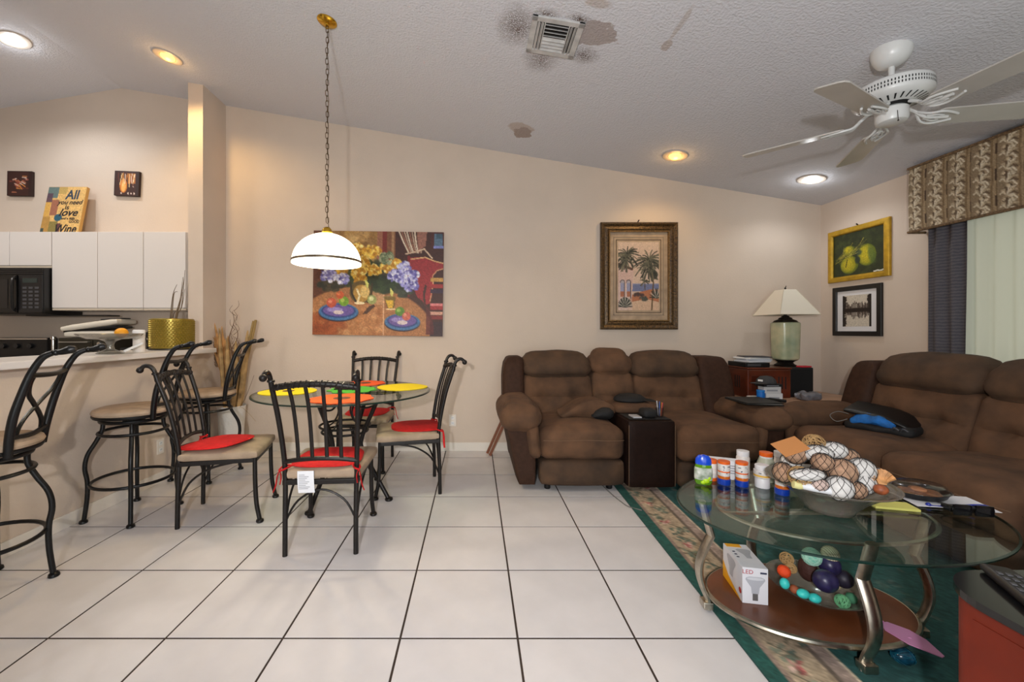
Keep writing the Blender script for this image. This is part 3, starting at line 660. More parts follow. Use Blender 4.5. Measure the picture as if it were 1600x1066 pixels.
# bouquet
c.dabs(.42, .42, .24, .12, 170, .028, [(38, 44, 26), (52, 60, 34), (30, 34, 24), (70, 78, 44)], .8); c.dabs(.56, .52, .12, .06, 60, .025, [(36, 48, 26), (50, 66, 36)], .8)
c.dabs(.7, .56, .06, .06, 40, .02, [(40, 46, 34), (60, 66, 50)], .8); c.dabs(.14, .52, .1, .05, 40, .02, [(46, 44, 30), (70, 60, 40)], .8)
Yl = [(226, 176, 56), (240, 204, 96), (196, 136, 34), (250, 222, 140), (170, 116, 30)]; Bl = [(116, 108, 176), (160, 156, 214), (204, 204, 236), (84, 78, 150), (228, 226, 240)]
for cx, cy, rx, ry in ((.45, .2, .075, .055), (.34, .18, .05, .06), (.38, .3, .05, .05), (.46, .37, .065, .05), (.35, .4, .055, .055), (.57, .34, .05, .05), (.63, .31, .045, .04), (.22, .38, .04, .04), (.37, .47, .05, .05)): c.dabs(cx, cy, rx, ry, 70, .013, Yl, .9)
c.dabs(.56, .25, .05, .06, 50, .013, [(126, 138, 104), (90, 106, 74), (160, 166, 130)], .9)
for cx, cy, rx, ry in ((.12, .43, .06, .06), (.23, .46, .045, .045), (.62, .42, .045, .05), (.7, .34, .05, .05), (.76, .42, .055, .05), (.67, .43, .05, .05), (.75, .52, .06, .05), (.71, .48, .04, .04)): c.dabs(cx, cy, rx, ry, 70, .012, Bl, .9)
# vase, glass, fruit, plates
c.ell(.37, .585, .088, .11, (96, 76, 34)); c.ell(.37, .6, .06, .085, (176, 134, 60)); c.ell(.40, .58, .035, .06, (216, 182, 110)); c.line([(.29, .5), (.3, .6), (.335, .68), (.37, .695)], .008, (50, 40, 22)); c.line([(.34, .56), (.36, .62), (.345, .68)], .008, (238, 220, 170)); c.line([(.455, .5), (.45, .6), (.42, .68)], .007, (60, 46, 24)); c.ell(.36, .69, .04, .012, (236, 214, 170))
c.poly([(.4, .46), (.43, .5), (.42, .55), (.405, .52)], (206, 206, 110)); c.poly([(.595, .54), (.62, .58), (.61, .63), (.595, .6)], (206, 200, 110))
c.ell(.58, .63, .043, .012, (150, 130, 90)); c.poly([(.545, .62), (.635, .62), (.625, .74), (.575, .74)], (120, 96, 44)); c.poly([(.56, .66), (.62, .66), (.615, .73), (.58, .73)], (210, 168, 56)); c.ell(.6, .745, .04, .008, (226, 200, 150))
c.poly([(.38, .8), (.43, .72), (.47, .7), (.48, .72), (.42, .79)], (66, 42, 30), .9); c.ell(.455, .655, .036, .036 / c.asp, (150, 156, 92)); c.ell(.45, .645, .018, .018 / c.asp, (206, 206, 150))
for cx, cy, rx, ry in ((.2, .775, .152, .083), (.69, .865, .136, .08)):
    c.ell(cx, cy + .012, rx, ry, (40, 30, 40)); c.ell(cx, cy, rx, ry, (66, 110, 156)); c.ell(cx, cy - .008, rx * .86, ry * .8, (44, 64, 122)); c.ell(cx, cy - .012, rx * .78, ry * .68, (104, 84, 150)); c.ell(cx - .03, cy - .02, rx * .4, ry * .3, (146, 130, 186)); c.ell(cx, cy + .005, .04, .02, (206, 190, 190))
for cx, cy, r_, cc, hi in ((.145, .69, .038, (190, 84, 58), (226, 140, 110)), (.24, .675, .038, (112, 150, 44), (180, 196, 90)), (.67, .765, .036, (84, 124, 44), (150, 176, 84)), (.72, .81, .033, (190, 96, 80), (226, 150, 130)), (.21, .615, .03, (196, 90, 50), (220, 130, 80))):
    c.ell(cx, cy, r_, r_ / c.asp, cc); c.ell(cx - .01, cy - .012, r_ * .4, r_ * .4 / c.asp, hi, 0, .9, .6)
c.grain(.05); c.grain(.05, 2)
x0, x1, z0, z1 = -1.607, -.322, 1.150, 2.180
t = thing('still_life_canvas', 'large unframed still life canvas of flowers, fruit plates and a red chair', 'painting', ((x0 + x1) / 2, YB, z0)); t.rotation_euler = (0, R(.8), 0)
MB().box(x0, x1, YB - .036, YB - .001, z0, z1).xf(wmat(t) @ Matrix.Translation(-Vector(t.location))).build('stretcher', mat('canvas_edge', (120, 74, 50), .8), t, smooth=False, world=True)
W_, H_ = x1 - x0, z1 - z0
c.mesh('painted_front', lambda u, v: (-W_ / 2 + W_ * u, -.0368, H_ - H_ * v), pm, t)

def framed(name, label, cx, cz, W_, H_, fw, depth, fm, canvas, art, wall='back', lip=None, mats=None, cy=None):
    """picture with four mitred frame bars; art = (w, h) of the print"""
    if wall == 'back': t = thing(name, label, 'picture', (cx, YB, cz - H_ / 2)); 
    else: t = thing(name, label, 'picture', (XR, cy, cz - H_ / 2), R(-90))
    def bar(w0, w1, y0, y1):
        a, b, c_, d = (-W_ / 2 + w0, w0), (W_ / 2 - w0, w0), (W_ / 2 - w1, w1), (-W_ / 2 + w1, w1)
        segs = [[(-W_ / 2 + w0, w0), (W_ / 2 - w0, w0), (W_ / 2 - w1, w1), (-W_ / 2 + w1, w1)], [(W_ / 2 - w0, w0), (W_ / 2 - w0, H_ - w0), (W_ / 2 - w1, H_ - w1), (W_ / 2 - w1, w1)],
                [(W_ / 2 - w0, H_ - w0), (-W_ / 2 + w0, H_ - w0), (-W_ / 2 + w1, H_ - w1), (W_ / 2 - w1, H_ - w1)], [(-W_ / 2 + w0, H_ - w0), (-W_ / 2 + w0, w0), (-W_ / 2 + w1, w1), (-W_ / 2 + w1, H_ - w1)]]
        return segs, y0, y1
    segs, y0, y1 = bar(0, fw, -depth, -.001)
    for sg in segs:
        n = 4; cxm = sum(p[0] for p in sg) / 4; czm = sum(p[1] for p in sg) / 4
        vs = [(p[0], y1, p[1]) for p in sg]
        out_ = [sg[0], sg[1]]; inn = [sg[2], sg[3]]
        L = lambda a, b, k: (a[0] + (b[0] - a[0]) * k, a[1] + (b[1] - a[1]) * k)
        prof = [(0, y0 * .75), (.12, y0), (.25, y0 * .96), (.5, y0 * .62), (.8, y0 * .72), (1, y0 * .5)] if fm is not None and fm.name == 'dark_ornate_frame' else ([(0, y0 * .8), (.06, y0), (.94, y0), (1, y0 * .85)] if fm.name == 'black_frame' else [(0, y0 * .7), (.1, y0 * .85), (.6, y0), (.85, y0 * .9), (1, y0 * .5)])
        A = [L(sg[0], sg[3], k) for k, _ in prof]; B = [L(sg[1], sg[2], k) for k, _ in prof]
        V = [(p[0], pr[1], p[1]) for p, pr in zip(A, prof)] + [(p[0], pr[1], p[1]) for p, pr in zip(B, prof)]
        m_ = len(prof); V += [(A[0][0], y1, A[0][1]), (A[-1][0], y1, A[-1][1]), (B[0][0], y1, B[0][1]), (B[-1][0], y1, B[-1][1])]
        F = [(i, i + 1, m_ + i + 1, m_ + i) for i in range(m_ - 1)] + [(0, m_, 2 * m_ + 2, 2 * m_), (m_ - 1, 2 * m_ + 1, 2 * m_ + 3, 2 * m_ - 1), (2 * m_, 2 * m_ + 2, 2 * m_ + 3, 2 * m_ + 1)]
        MB().add(V, F).build('frame_bar', fm, t, smooth=False)
    if lip:
        for a, b, m_ in lip:
            for sg in bar(a, b, 0, 0)[0]: MB().add([(p[0], -depth * .62 - .004, p[1]) for p in sg] + [(p[0], -.003, p[1]) for p in sg], [(0, 1, 2, 3), (0, 4, 5, 1), (3, 2, 6, 7)]).build('frame_lip', m_, t, smooth=False)
    aw, ah = art; 
    if mats: MB().box(-W_ / 2 + fw * .9, W_ / 2 - fw * .9, -.008, -.003, fw * .9, H_ - fw * .9).build('picture_mount', mats, t, smooth=False)
    canvas.mesh('picture_print', lambda u, v: (-aw / 2 + aw * u, -.0087, H_ / 2 + ah / 2 - ah * v), gm, t)
    return t
# palm picture
c = Canvas(84, 140, (206, 178, 158)); c.rect(0, 1, 0, .62, (208, 182, 162)); c.dabs(.6, .3, .5, .3, 60, .08, [(214, 188, 170), (200, 172, 150)], .3)
c.rect(.3, 1, .605, .72, (112, 118, 150)); c.rect(.3, 1, .605, .62, (140, 140, 164)); c.poly([(.3, .78), (.6, .72), (.8, .69), (1, .69), (1, .9), (.3, .9)], (176, 112, 80)); c.poly([(.3, .88), (.7, .83), (1, .88), (1, 1), (.2, 1)], (206, 172, 144))
c.dabs(.5, .77, .12, .02, 24, .03, [(74, 62, 62), (96, 66, 58)], .8); c.dabs(.62, .83, .1, .025, 24, .03, [(60, 66, 64), (84, 84, 74)], .8)
c.poly([(0, .32), (.38, .40), (.38, .42), (.34, .8), (0, .95)], (204, 172, 160)); c.poly([(0, .30), (.37, .385), (.36, .42), (0, .345)], (94, 66, 54)); c.rect(.0, .34, .6, 1, (212, 186, 178), .5)
for x in (.11, .26): c.rect(x - .055, x + .055, .58, .8, (216, 196, 190)); c.ell(x, .585, .06, .035, (110, 92, 90)); c.ell(x, .595, .045, .03, (180, 170, 174)); c.rect(x - .045, x + .04, .6, .72, (150, 150, 176)); c.rect(x - .045, x + .04, .72, .8, (170, 110, 84)); c.line([(x + .05, .59), (x + .05, .82)], .012, (98, 84, 84))
def palm(cx, cy, n, L, col):
    for k in range(n):
        a = rng.uniform(0, 2 * PI); ln = L * rng.uniform(.75, 1.15); pts = [(cx, cy)]
        for q in (.35, .7, 1): pts.append((cx + math.cos(a) * ln * q, cy + math.sin(a) * ln * q * .55 + .22 * L * q * q))
        c.line(pts, .014, col[k % len(col)], .9)
c.line([(.83, .4), (.86, .6), (.84, .8), (.82, 1)], .018, (96, 76, 54)); G = [(66, 66, 56), (92, 90, 74), (116, 110, 90), (48, 48, 42)]
palm(.76, .26, 46, .38, G); palm(.76, .36, 22, .26, G); palm(.22, .18, 40, .32, G); palm(.2, .26, 14, .22, G); c.dabs(.76, .36, .18, .1, 60, .022, G, .7); c.dabs(.2, .24, .17, .06, 40, .022, G, .7)
palm(.65, .58, 10, .12, G); c.line([(.65, .6), (.66, .7)], .01, (80, 66, 50))
for cx, cy, n in ((.17, .95, 22), (.94, .82, 14)):
    for k in range(n): a = PI + PI * (k + .5) / n; c.line([(cx, cy), (cx + .17 * math.cos(a), cy + .14 * math.sin(a))], .012, [(46, 48, 46), (70, 74, 66), (180, 170, 156)][k % 3])
c.grain(.05)
ornate = mat('dark_ornate_frame', (50, 34, 22), .35, metal=.35, noise=.5, scale=70, col2=(112, 84, 48), bump=.3, bscale=90)
framed('palm_picture', 'tall palm tree beach print in a dark ornate frame above the loveseat', 1.629, 1.741, .765, 1.062, .083, .045, ornate, c, (.405, .68), lip=[(.083, .094, mat('frame_gilt', (120, 92, 56), .4, metal=.5, noise=.4, scale=120))], mats=mat('mottled_mount', (172, 148, 122), .7, noise=.1, scale=12))
tpar = [o for o in C.objects if o.name == 'palm_picture'][0]
for k, (ww, hh) in enumerate(((.50, .78), (.45, .73))):
    f_ = MB(); 
    for a in ((-ww / 2, ww / 2, hh / 2 - .008, hh / 2), (-ww / 2, ww / 2, -hh / 2, -hh / 2 + .008), (-ww / 2, -ww / 2 + .008, -hh / 2, hh / 2), (ww / 2 - .008, ww / 2, -hh / 2, hh / 2)): f_.box(a[0], a[1], -.011, -.007,   .531 + a[2],   .531 + a[3])
    f_.build('mount_line', mat('mount_brown' if k else 'mount_grey', (108, 88, 70) if k else (146, 128, 108), .7), tpar, smooth=False)
MB().tube([(-.01, -.002, 1.06), (-.005, -.02, 1.078), (0, -.028, 1.086)], .005, 6).build('nail', iron_m, tpar)
# coconut painting and photograph on the right wall
c = Canvas(100, 84, (36, 46, 20)); c.dabs(.5, .5, .55, .55, 240, .05, [(30, 42, 16), (48, 58, 26), (58, 70, 30), (24, 34, 14)], .5)
for cx, cy, rx, ry, rot in ((.34, .42, .11, .11, 0), (.34, .74, .175, .2, .1), (.67, .58, .17, .24, -.15)):
    c.ell(cx, cy, rx, ry, (96, 108, 20), rot); c.ell(cx - .02, cy - .01, rx * .85, ry * .88, (158, 152, 24), rot, 1, .3); c.ell(cx - .03, cy - .02, rx * .5, ry * .6, (196, 178, 34), rot, .8, .7)
c.ell(.76, .6, .06, .2, (70, 96, 44), -.2, .7, .6); c.ell(.5, .66, .05, .08, (30, 44, 40), 0, .9, .5); c.ell(.52, .5, .06, .06, (44, 66, 60), 0, .8, .6)
for k in range(46): a = rng.normal(-.62, .25); x, y = rng.uniform(.05, .6), 0; y = .66 - .55 * x + rng.normal(0, .05); c.line([(x, y), (x + .16 * math.cos(a), y + .16 * math.sin(a))], .005, [(150, 140, 44), (180, 168, 70), (110, 110, 40), (74, 80, 30)][k % 4], .9)
c.line([(.3, .62), (.27, .78)], .01, (60, 60, 16)); c.line([(.8, .965), (.86, .955), (.92, .965), (.97, .95)], .012, (226, 226, 214)); c.grain(.08)
framed('coconut_painting', 'green coconut painting in a yellow gold frame on the window wall', 0, 1.90, .595, .49, .05, .03, gold_m, c, (.505, .40), wall='right', cy=3.717)
t = [o for o in C.objects if o.name == 'coconut_painting'][0]; MB().tube([(0, -.002, .49), (0, -.02, .507)], .006, 6).build('nail', iron_m, t)
c = Canvas(64, 80, (206, 196, 180)); c.rect(0, 1, .4, .56, (40, 30, 26)); c.rect(0, .07, 0, 1, (30, 22, 20)); c.rect(.92, 1, 0, 1, (30, 22, 20)); c.dabs(.06, .3, .08, .3, 40, .05, [(34, 26, 24)], .9); c.dabs(.94, .3, .06, .3, 40, .05, [(34, 26, 24)], .9); c.dabs(.05, .8, .06, .2, 30, .04, [(34, 26, 24)], .9)
for s in (-1, 1):
    for k in range(16):
        x = .14 + k * .05; h_ = rng.uniform(.06, .2); y = .42 if s < 0 else .54; c.poly([(x - .025, y), (x + .025, y), (x + .02, y + s * h_), (x, y + s * h_ * 1.25), (x - .02, y + s * h_)], (62, 50, 44) if k % 2 else (104, 92, 84), .9)
    c.rect(.36, .54, *( (.26, .42) if s < 0 else (.54, .66)), (90, 78, 70)); 
    for x in (.39, .43, .47, .51): c.rect(x - .008, x + .008, *((.28, .4) if s < 0 else (.55, .65)), (196, 186, 172))
c.grain(.06)
framed('temple_photograph', 'sepia photograph of temples mirrored in water in a black frame', 0, 1.378, .475, .455, .042, .022, mat('black_frame', (22, 18, 17), .4), c, (.28, .285), wall='right', cy=3.727, mats=mat('white_mount', (226, 224, 226), .8))
# small wine canvases in the kitchen
for nm, cx, seed, lab in (('wine_canvas', -4.514, 1, 'small dark canvas of wine corks at the far kitchen wall end'), ('wine_canvas', -3.455, 2, 'small dark canvas of amber wine glasses near the wall stub')):
    c = Canvas(40, 40, (58, 28, 22))
    if seed == 1:
        for k in range(26): x, y = rng.uniform(.12, .8), rng.uniform(.2, .9); a = rng.normal(.25, .3); c.line([(x, y), (x + .15 * math.cos(a), y + .15 * math.sin(a))], .022, [(226, 196, 180), (196, 120, 84), (150, 70, 50), (120, 54, 44), (206, 130, 60)][k % 5], .9)
    else:
        c.ell(.38, .6, .15, .28, (206, 120, 44)); c.ell(.38, .62, .09, .22, (236, 176, 96)); c.rect(.55, .85, .1, .5, (170, 100, 40))
        for k in range(16): x = rng.uniform(.15, .85); c.line([(x, rng.uniform(.08, .2)), (x + rng.normal(0, .04), rng.uniform(.4, .65))], .014, [(250, 220, 160), (206, 130, 50), (110, 50, 30), (240, 226, 210)][k % 4], .9)
        for x in (.3, .58, .7, .82): c.ell(x, .9, .03, .04, (226, 206, 190))
    c.rect(0, 1, 0, .08, (52, 26, 22)); c.rect(0, .07, 0, 1, (52, 26, 22)); c.rect(.88, 1, 0, 1, (46, 24, 20))
    t = thing(nm, lab, 'painting', (cx, YB, 2.535), 0, 'small wine canvases above the kitchen cabinets'); t.rotation_euler = (0, R(1 if seed == 1 else 2.5), 0)
    MB().box(-.122, .122, -.03, -.001, 0, .245, .002).build('canvas_block', mat('canvas_dark', (44, 24, 20), .7), t, smooth=False)
    c.mesh('painted_front', lambda u, v: (-.12 + .24 * u, -.0305, .243 - .241 * v), pm, t)
# ------------------------------------------------------------------ kitchen
KY = 3.79
def cab(name, label, x0, x1, z0, z1, doors, y0=KY, y1=YB - .002, grp='white kitchen wall cabinets', cat='cabinet'):
    t = thing(name, label, cat, ((x0 + x1) / 2, (y0 + y1) / 2, z0), 0, grp)
    MB().box(x0, x1, y0 + .02, y1, z0, z1).build('body', cab_m, t, smooth=False, world=True)
    for k in range(doors):
        a = x0 + (x1 - x0) * k / doors; b = x0 + (x1 - x0) * (k + 1) / doors
        MB().box(a + .0025, b - .0025, y0, y0 + .019, z0 + .022, z1 - .002, .003).build('door', cab_m, t, smooth=False, world=True)
    MB().box(x0 + .001, x1 - .001, y0 + .003, y0 + .0195, z0, z0 + .018, .003).build('finger_pull', mat('almond_laminate', (206, 192, 172), .4), t, smooth=False, world=True)
    return t
cab('wall_cabinet', 'wide white wall cabinet with two doors beside the microwave', -3.885, -3.046, 1.385, 2.108, 2)
cab('wall_cabinet', 'narrow white wall cabinet next to the wall stub', -3.044, -2.655, 1.385, 2.108, 1)
cab('wall_cabinet', 'short white cabinet above the black microwave', -4.662, -3.888, 1.775, 2.108, 2)
cab('wall_cabinet', 'white wall cabinet at the picture edge beyond the microwave', -5.45, -4.665, 1.385, 2.108, 2)
m = thing('microwave', 'black over-range microwave under the short white cabinet', 'microwave', (-4.276, 3.9, 1.345))
MB().box(-4.655, -3.895, 3.73, 4.1, 1.347, 1.768, .006).build('body', black_m, m, smooth=False, world=True)
MB().box(-4.65, -4.12, 3.712, 3.731, 1.36, 1.70, .004).build('door', mat('black_gloss', (12, 12, 13), .12), m, smooth=False, world=True)
MB().box(-4.60, -4.20, 3.709, 3.713, 1.40, 1.66).build('door_window', mat('smoked_glass', (30, 28, 28), .1), m, smooth=False, world=True)
MB().tube([(-4.135, 3.712, 1.38), (-4.135, 3.69, 1.41), (-4.135, 3.685, 1.53), (-4.135, 3.69, 1.65), (-4.135, 3.712, 1.68)], .012, 8, smooth=4).build('handle', black_m, m, world=True)
pn = MB().box(-4.11, -3.90, 3.716, 3.731, 1.36, 1.70, .003).build('control_panel', mat('panel_black', (24, 24, 26), .3), m, smooth=False, world=True)
for r_ in range(6):
    for q in range(3): MB().box(-4.07 + q * .055, -4.035 + q * .055, 3.7135, 3.7165, 1.40 + r_ * .035, 1.418 + r_ * .035).build('button', mat('button_grey', (74, 74, 78), .5), pn, smooth=False, world=True)
MB().box(-4.07, -3.94, 3.7135, 3.7165, 1.63, 1.67).build('display', mat('display', (40, 52, 50), .2), pn, smooth=False, world=True)
for k in range(3): MB().box(-4.65, -3.90, 3.722, 3.731, 1.71 + k * .018, 1.722 + k * .018).build('vent_slat', mat('panel_black', (24, 24, 26), .3), m, smooth=False, world=True)
MB().box(-4.2, -3.42, 3.86, 3.98, 1.336, 1.346, .002).build('under_lamp', black_m, m, smooth=False, world=True)
bc = thing('base_cabinet', 'white base cabinet run under the kitchen counter', 'cabinet', (-3.4, 3.8, 0))
MB().box(-4.13, -2.63, 3.52, YB - .002, 0, .87).build('body', cab_m, bc, smooth=False, world=True)
for k in range(3): MB().box(-4.127 + k * .5, -3.633 + k * .5, 3.502, 3.5195, .1, .86, .003).build('door', cab_m, bc, smooth=False, world=True)
tag(MB().box(-4.13, -2.625, 3.48, YB - .002, .871, .91, .004).build('kitchen_counter', mat('grey_counter', (168, 164, 158), .35), smooth=False), 'grey kitchen counter along the back wall behind the bar', 'counter')
g = thing('range', 'black kitchen range with a knobbed backguard below the microwave', 'stove', (-4.52, 3.8, 0))
MB().box(-4.90, -4.14, 3.50, 4.10, .0, .905, .006).build('body', black_m, g, smooth=False, world=True)
MB().box(-4.90, -4.14, 4.0, 4.10, .906, 1.13, .01).build('backguard', black_m, g, smooth=False, world=True)
MB().box(-4.90, -4.14, 3.992, 4.0, 1.112, 1.125).build('backguard_trim', chrome_m, g, smooth=False, world=True)
for k in range(5): rot_to(MB().lathe([(.024, 0), (.022, .02), (.0, .021)], n=16), (-4.82 + k * .13, 3.999, 1.05), R(90)).build('knob', mat('knob_black', (30, 30, 32), .3), g, world=True)
for k in range(2): MB().tube([(-4.7 + k * .36 + .1 * math.cos(a), 3.72 + .1 * math.sin(a), .915) for a in np.linspace(0, 2 * PI, 20, endpoint=False)], .006, 6, True).build('burner', blackm_m, g, world=True)
# things standing on the kitchen counter
o = thing('towel_holder', 'chrome post on the kitchen counter beside the range', 'holder', (-3.80, 3.72, .911))
MB().lathe([(.06, 0), (.06, .01), (.015, .014), (.012, .02), (.012, .205), (.02, .21), (.02, .232), (.0, .235)], n=20).build('post', chrome_m, o)
o = thing('toaster_oven', 'dark toaster oven on the counter behind the cake stand', 'oven', (-3.52, 3.86, .911))
MB().box(-.24, .2, -.14, .16, .012, .222, .008).build('body', mat('dark_oven', (44, 40, 30), .25), o, smooth=False)
MB().box(-.22, .08, -.148, -.139, .04, .2, .003).build('door', mat('oven_glass', (34, 30, 20), .08), o, smooth=False)
MB().tube([(-.2, -.15, .185), (-.2, -.17, .185), (.06, -.17, .185), (.06, -.15, .185)], .006, 8).build('handle', chrome_m, o)
for k in range(3): rot_to(MB().lathe([(.018, 0), (.016, .014), (0, .015)], n=14), (.14, -.14, .06 + k * .055), R(90)).build('knob', chrome_m, o)
for a in (-.2, .16):
    for b in (-.1, .12): MB().lathe([(.012, 0), (.012, .013)], (a, b, 0), 10).build('foot', black_m, o)
o = thing('contact_grill', 'white clamshell contact grill standing on the toaster oven', 'grill', (-3.50, 3.86, 1.134), R(8))
MB().soft(-.22, .22, -.13, .13, .0, .065, .03, 5).build('grill_base', mat('grill_white', (218, 210, 196), .4), o)
rot_to(MB().soft(-.24, .24, -.14, .14, 0, .06, .03, 5), (0, 0, .085), 0, R(-9)).build('grill_lid', mat('grill_white', (218, 210, 196), .4), o)
rot_to(MB().box(-.22, .2, -.12, .12, 0, .018, .003), (0, 0, .068), 0, R(-6)).build('hot_plate', black_m, o, smooth=False)
rot_to(MB().box(.02, .2, -.06, .06, 0, .01, .003), (.02, 0, .160), 0, R(-4)).build('lid_handle', black_m, o, smooth=False)
o = thing('pepper_mill', 'tall black mill on the kitchen counter beside the gold planter', 'mill', (-3.04, 3.86, .911))
MB().lathe([(.03, 0), (.028, .1), (.022, .16), (.028, .2), (.03, .27), (.0, .29)], n=18).build('mill_body', black_m, o)
MB().lathe([(.0305, .2), (.031, .21), (.0305, .22)], n=18).build('mill_band', chrome_m, o)
o = thing('can_opener', 'small black and silver appliance on the kitchen counter beside the mill', 'appliance', (-3.17, 3.8, .911))
MB().box(-.06, .05, -.05, .05, 0, .13, .01).build('body', black_m, o, smooth=False); MB().box(-.05, .04, -.058, -.05, .06, .11, .003).build('front_plate', chrome_m, o, smooth=False)
# on the bar
o = thing('cake_stand', 'cut glass cake stand on the white bar top', 'cake stand', (-2.50, 2.83, 1.0402))
MB().lathe([(.0, .006), (.07, .006), (.075, .0), (.078, .004), (.06, .014), (.025, .03), (.02, .06), (.03, .085), (.06, .098)], n=36).build('foot', frost_m, o)
MB().lathe([(.0, .098), (.06, .098), (.13, .103), (.165, .125), (.178, .138), (.182, .138), (.168, .12), (.13, .108), (.0, .103)], n=48).build('plate', frost_m, o)
tag(MB().sphere((-2.44, 2.85, 1.0402 + .142), .037, 20, 14, (1.05, 1.05, .93)).build('orange', mat('orange_peel', (238, 160, 20), .5, bump=.2, bscale=200)), 'single bright orange lying on the glass cake stand', 'fruit')
o = thing('canister', 'plain white canister with a lid beside the cake stand', 'canister', (-2.49, 3.06, 1.0402))
MB().lathe([(.0, 0), (.036, 0), (.037, .01), (.036, .125), (.0, .126)], n=24).build('body', mat('canister_white', (228, 222, 216), .4), o); MB().lathe([(.0375, .126), (.0385, .13), (.0385, .158), (.034, .164), (.0, .165)], n=24).build('lid', white_m, o)
o = thing('stick_lighter', 'white stick lighter lying beside the cake stand foot on the bar', 'lighter', (-2.42, 2.93, 1.0402))
rot_to(MB().box(-.06, .06, -.009, .009, 0, .016, .004), (0, 0, .005), 0, R(-28), R(50)).build('handle', white_m, o, smooth=False); o.location.z += .028
pl = thing('gold_planter', 'gold hobnail planter with dry twigs at the end of the bar', 'planter', (-2.53, 3.45, 1.0402))
gp = mat('gold_glaze', (150, 128, 50), .32, metal=.55)
MB().lathe([(.0, 0), (.15, 0), (.162, .004), (.162, .012)], n=40).build('saucer', mat('dark_saucer', (40, 34, 26), .4), pl)
MB().lathe([(.0, .012), (.15, .012), (.153, .02), (.155, .25), (.15, .256), (.14, .25), (.138, .2), (.0, .2)], n=48).build('pot', gp, pl)
hb = MB(); 
for r_ in range(14):
    for k in range(44):
        a = 2 * PI * (k + .5 * (r_ % 2)) / 44; hb.add([Matrix.Rotation(a, 3, 'Z') @ Vector(q) + Vector((0, 0, .034 + r_ * .0155)) for q in ((.1545, -.009, 0), (.1545, 0, -.0095), (.1545, .009, 0), (.1545, 0, .0095), (.1615, 0, 0))], [(0, 1, 4), (1, 2, 4), (2, 3, 4), (3, 0, 4)])
hb.build('hobnail_relief', gp, pl, smooth=False, kind='stuff')
twm = mat('twig', (112, 92, 70), .85)
for k in range(7):
    a = rng.uniform(0, 6.28); h_ = .36 + .03 * (k % 3) + (.05 if k < 3 else -.08); x0_, y0_ = .02 * math.cos(a), .02 * math.sin(a)
    MB().tube([(x0_, y0_, .18), (x0_ * 1.5 + .015, y0_, .3), (.045 + x0_ * 1.2, y0_ * 2, .36 + .1 * (k % 2)), (.075 + .02 * math.cos(a), .04 * math.sin(a), .2 + h_)], [.005, .004, .003, .0015], 6, smooth=4).build('twig', twm, pl)
# sign on top of the cabinets
sg = thing('wine_sign', 'wooden sign reading All you need is love and Wine', 'sign', (-3.965, 3.93, 2.1095)); sg.rotation_euler = (R(-11), 0, 0)
c = Canvas(70, 80, (214, 172, 104)); c.grain(.05, 2)
for x0_, x1_, y0_, y1_, cc in ((0, .28, 0, .24, (84, 108, 110)), (.28, .5, 0, .15, (180, 150, 84)), (0, .16, .14, .33, (84, 60, 74)), (.16, .34, .28, .6, (150, 92, 72)), (0, .14, .33, .62, (206, 158, 74)), (0, .2, .62, 1, (170, 128, 62)), (.2, .42, .72, 1, (122, 110, 56)), (0, .09, .86, 1, (46, 66, 66)), (.40, .5, .76, 1, (88, 46, 50))): c.rect(x0_, x1_, y0_, y1_, cc, .92)
c.ell(.4, .645, .1, .075, (36, 84, 104)); c.grain(.04)
MB().box(-.185, .185, -.001, .03, 0, .50, .002).build('board', mat('sign_board', (196, 150, 80), .6), sg, smooth=False)
c.mesh('painted_face', lambda u, v: (-.183 + .366 * u, -.0014, .497 - .494 * v), pm, sg)
ink, ink2 = mat('sign_black', (30, 24, 26), .7), mat('sign_navy', (40, 58, 78), .7)
for s_, sz, x, z, sh, mm, sx in (('All', .135, .06, .37, .1, ink2, .85), ('you need', .066, .05, .315, .25, ink, .95), ('is', .07, .03, .262, .1, ink, 1), ('love', .105, .05, .195, .35, ink, 1), ('and a little', .034, .06, .158, .3, ink, .9), ('GOOD', .04, .125, .122, 0, ink, .8), ('Wine', .12, .05, .022, .25, ink, .8)):
    text(s_, sz, mm, sg, (x, -.0022, z), (R(90), 0, 0), .0004, sh, sx=sx, bold=sz * .022)
MB().box(.09, .165, -.0022, -.0016, .1535, .1565).build('sign_rule', ink, sg, smooth=False)
# outlets
def outlet(label, loc, rz):
    t = thing('wall_outlet', label, 'outlet', loc, rz, 'white wall outlets')
    MB().box(-.036, .036, -.006, 0, -.058, .058, .002).build('plate', trim_m, t, smooth=False)
    for s in (-1, 1):
        q = MB().box(-.016, .016, -.0085, -.006, s * .026 - .014, s * .026 + .014, .002).build('socket', white_m, t, smooth=False)
        for d in (-.006, .006): MB().box(d - .0012, d + .0012, -.0088, -.0084, s * .026 - .004, s * .026 + .006).build('slot', blackm_m, q, smooth=False)
outlet('white wall outlet on the back wall between dining chair and loveseat', (-.223, YB - .0005, .303), 0)
outlet('white wall outlet on the low bar wall behind the middle stool', (CX1 + .0005, 3.257, .285), R(90))
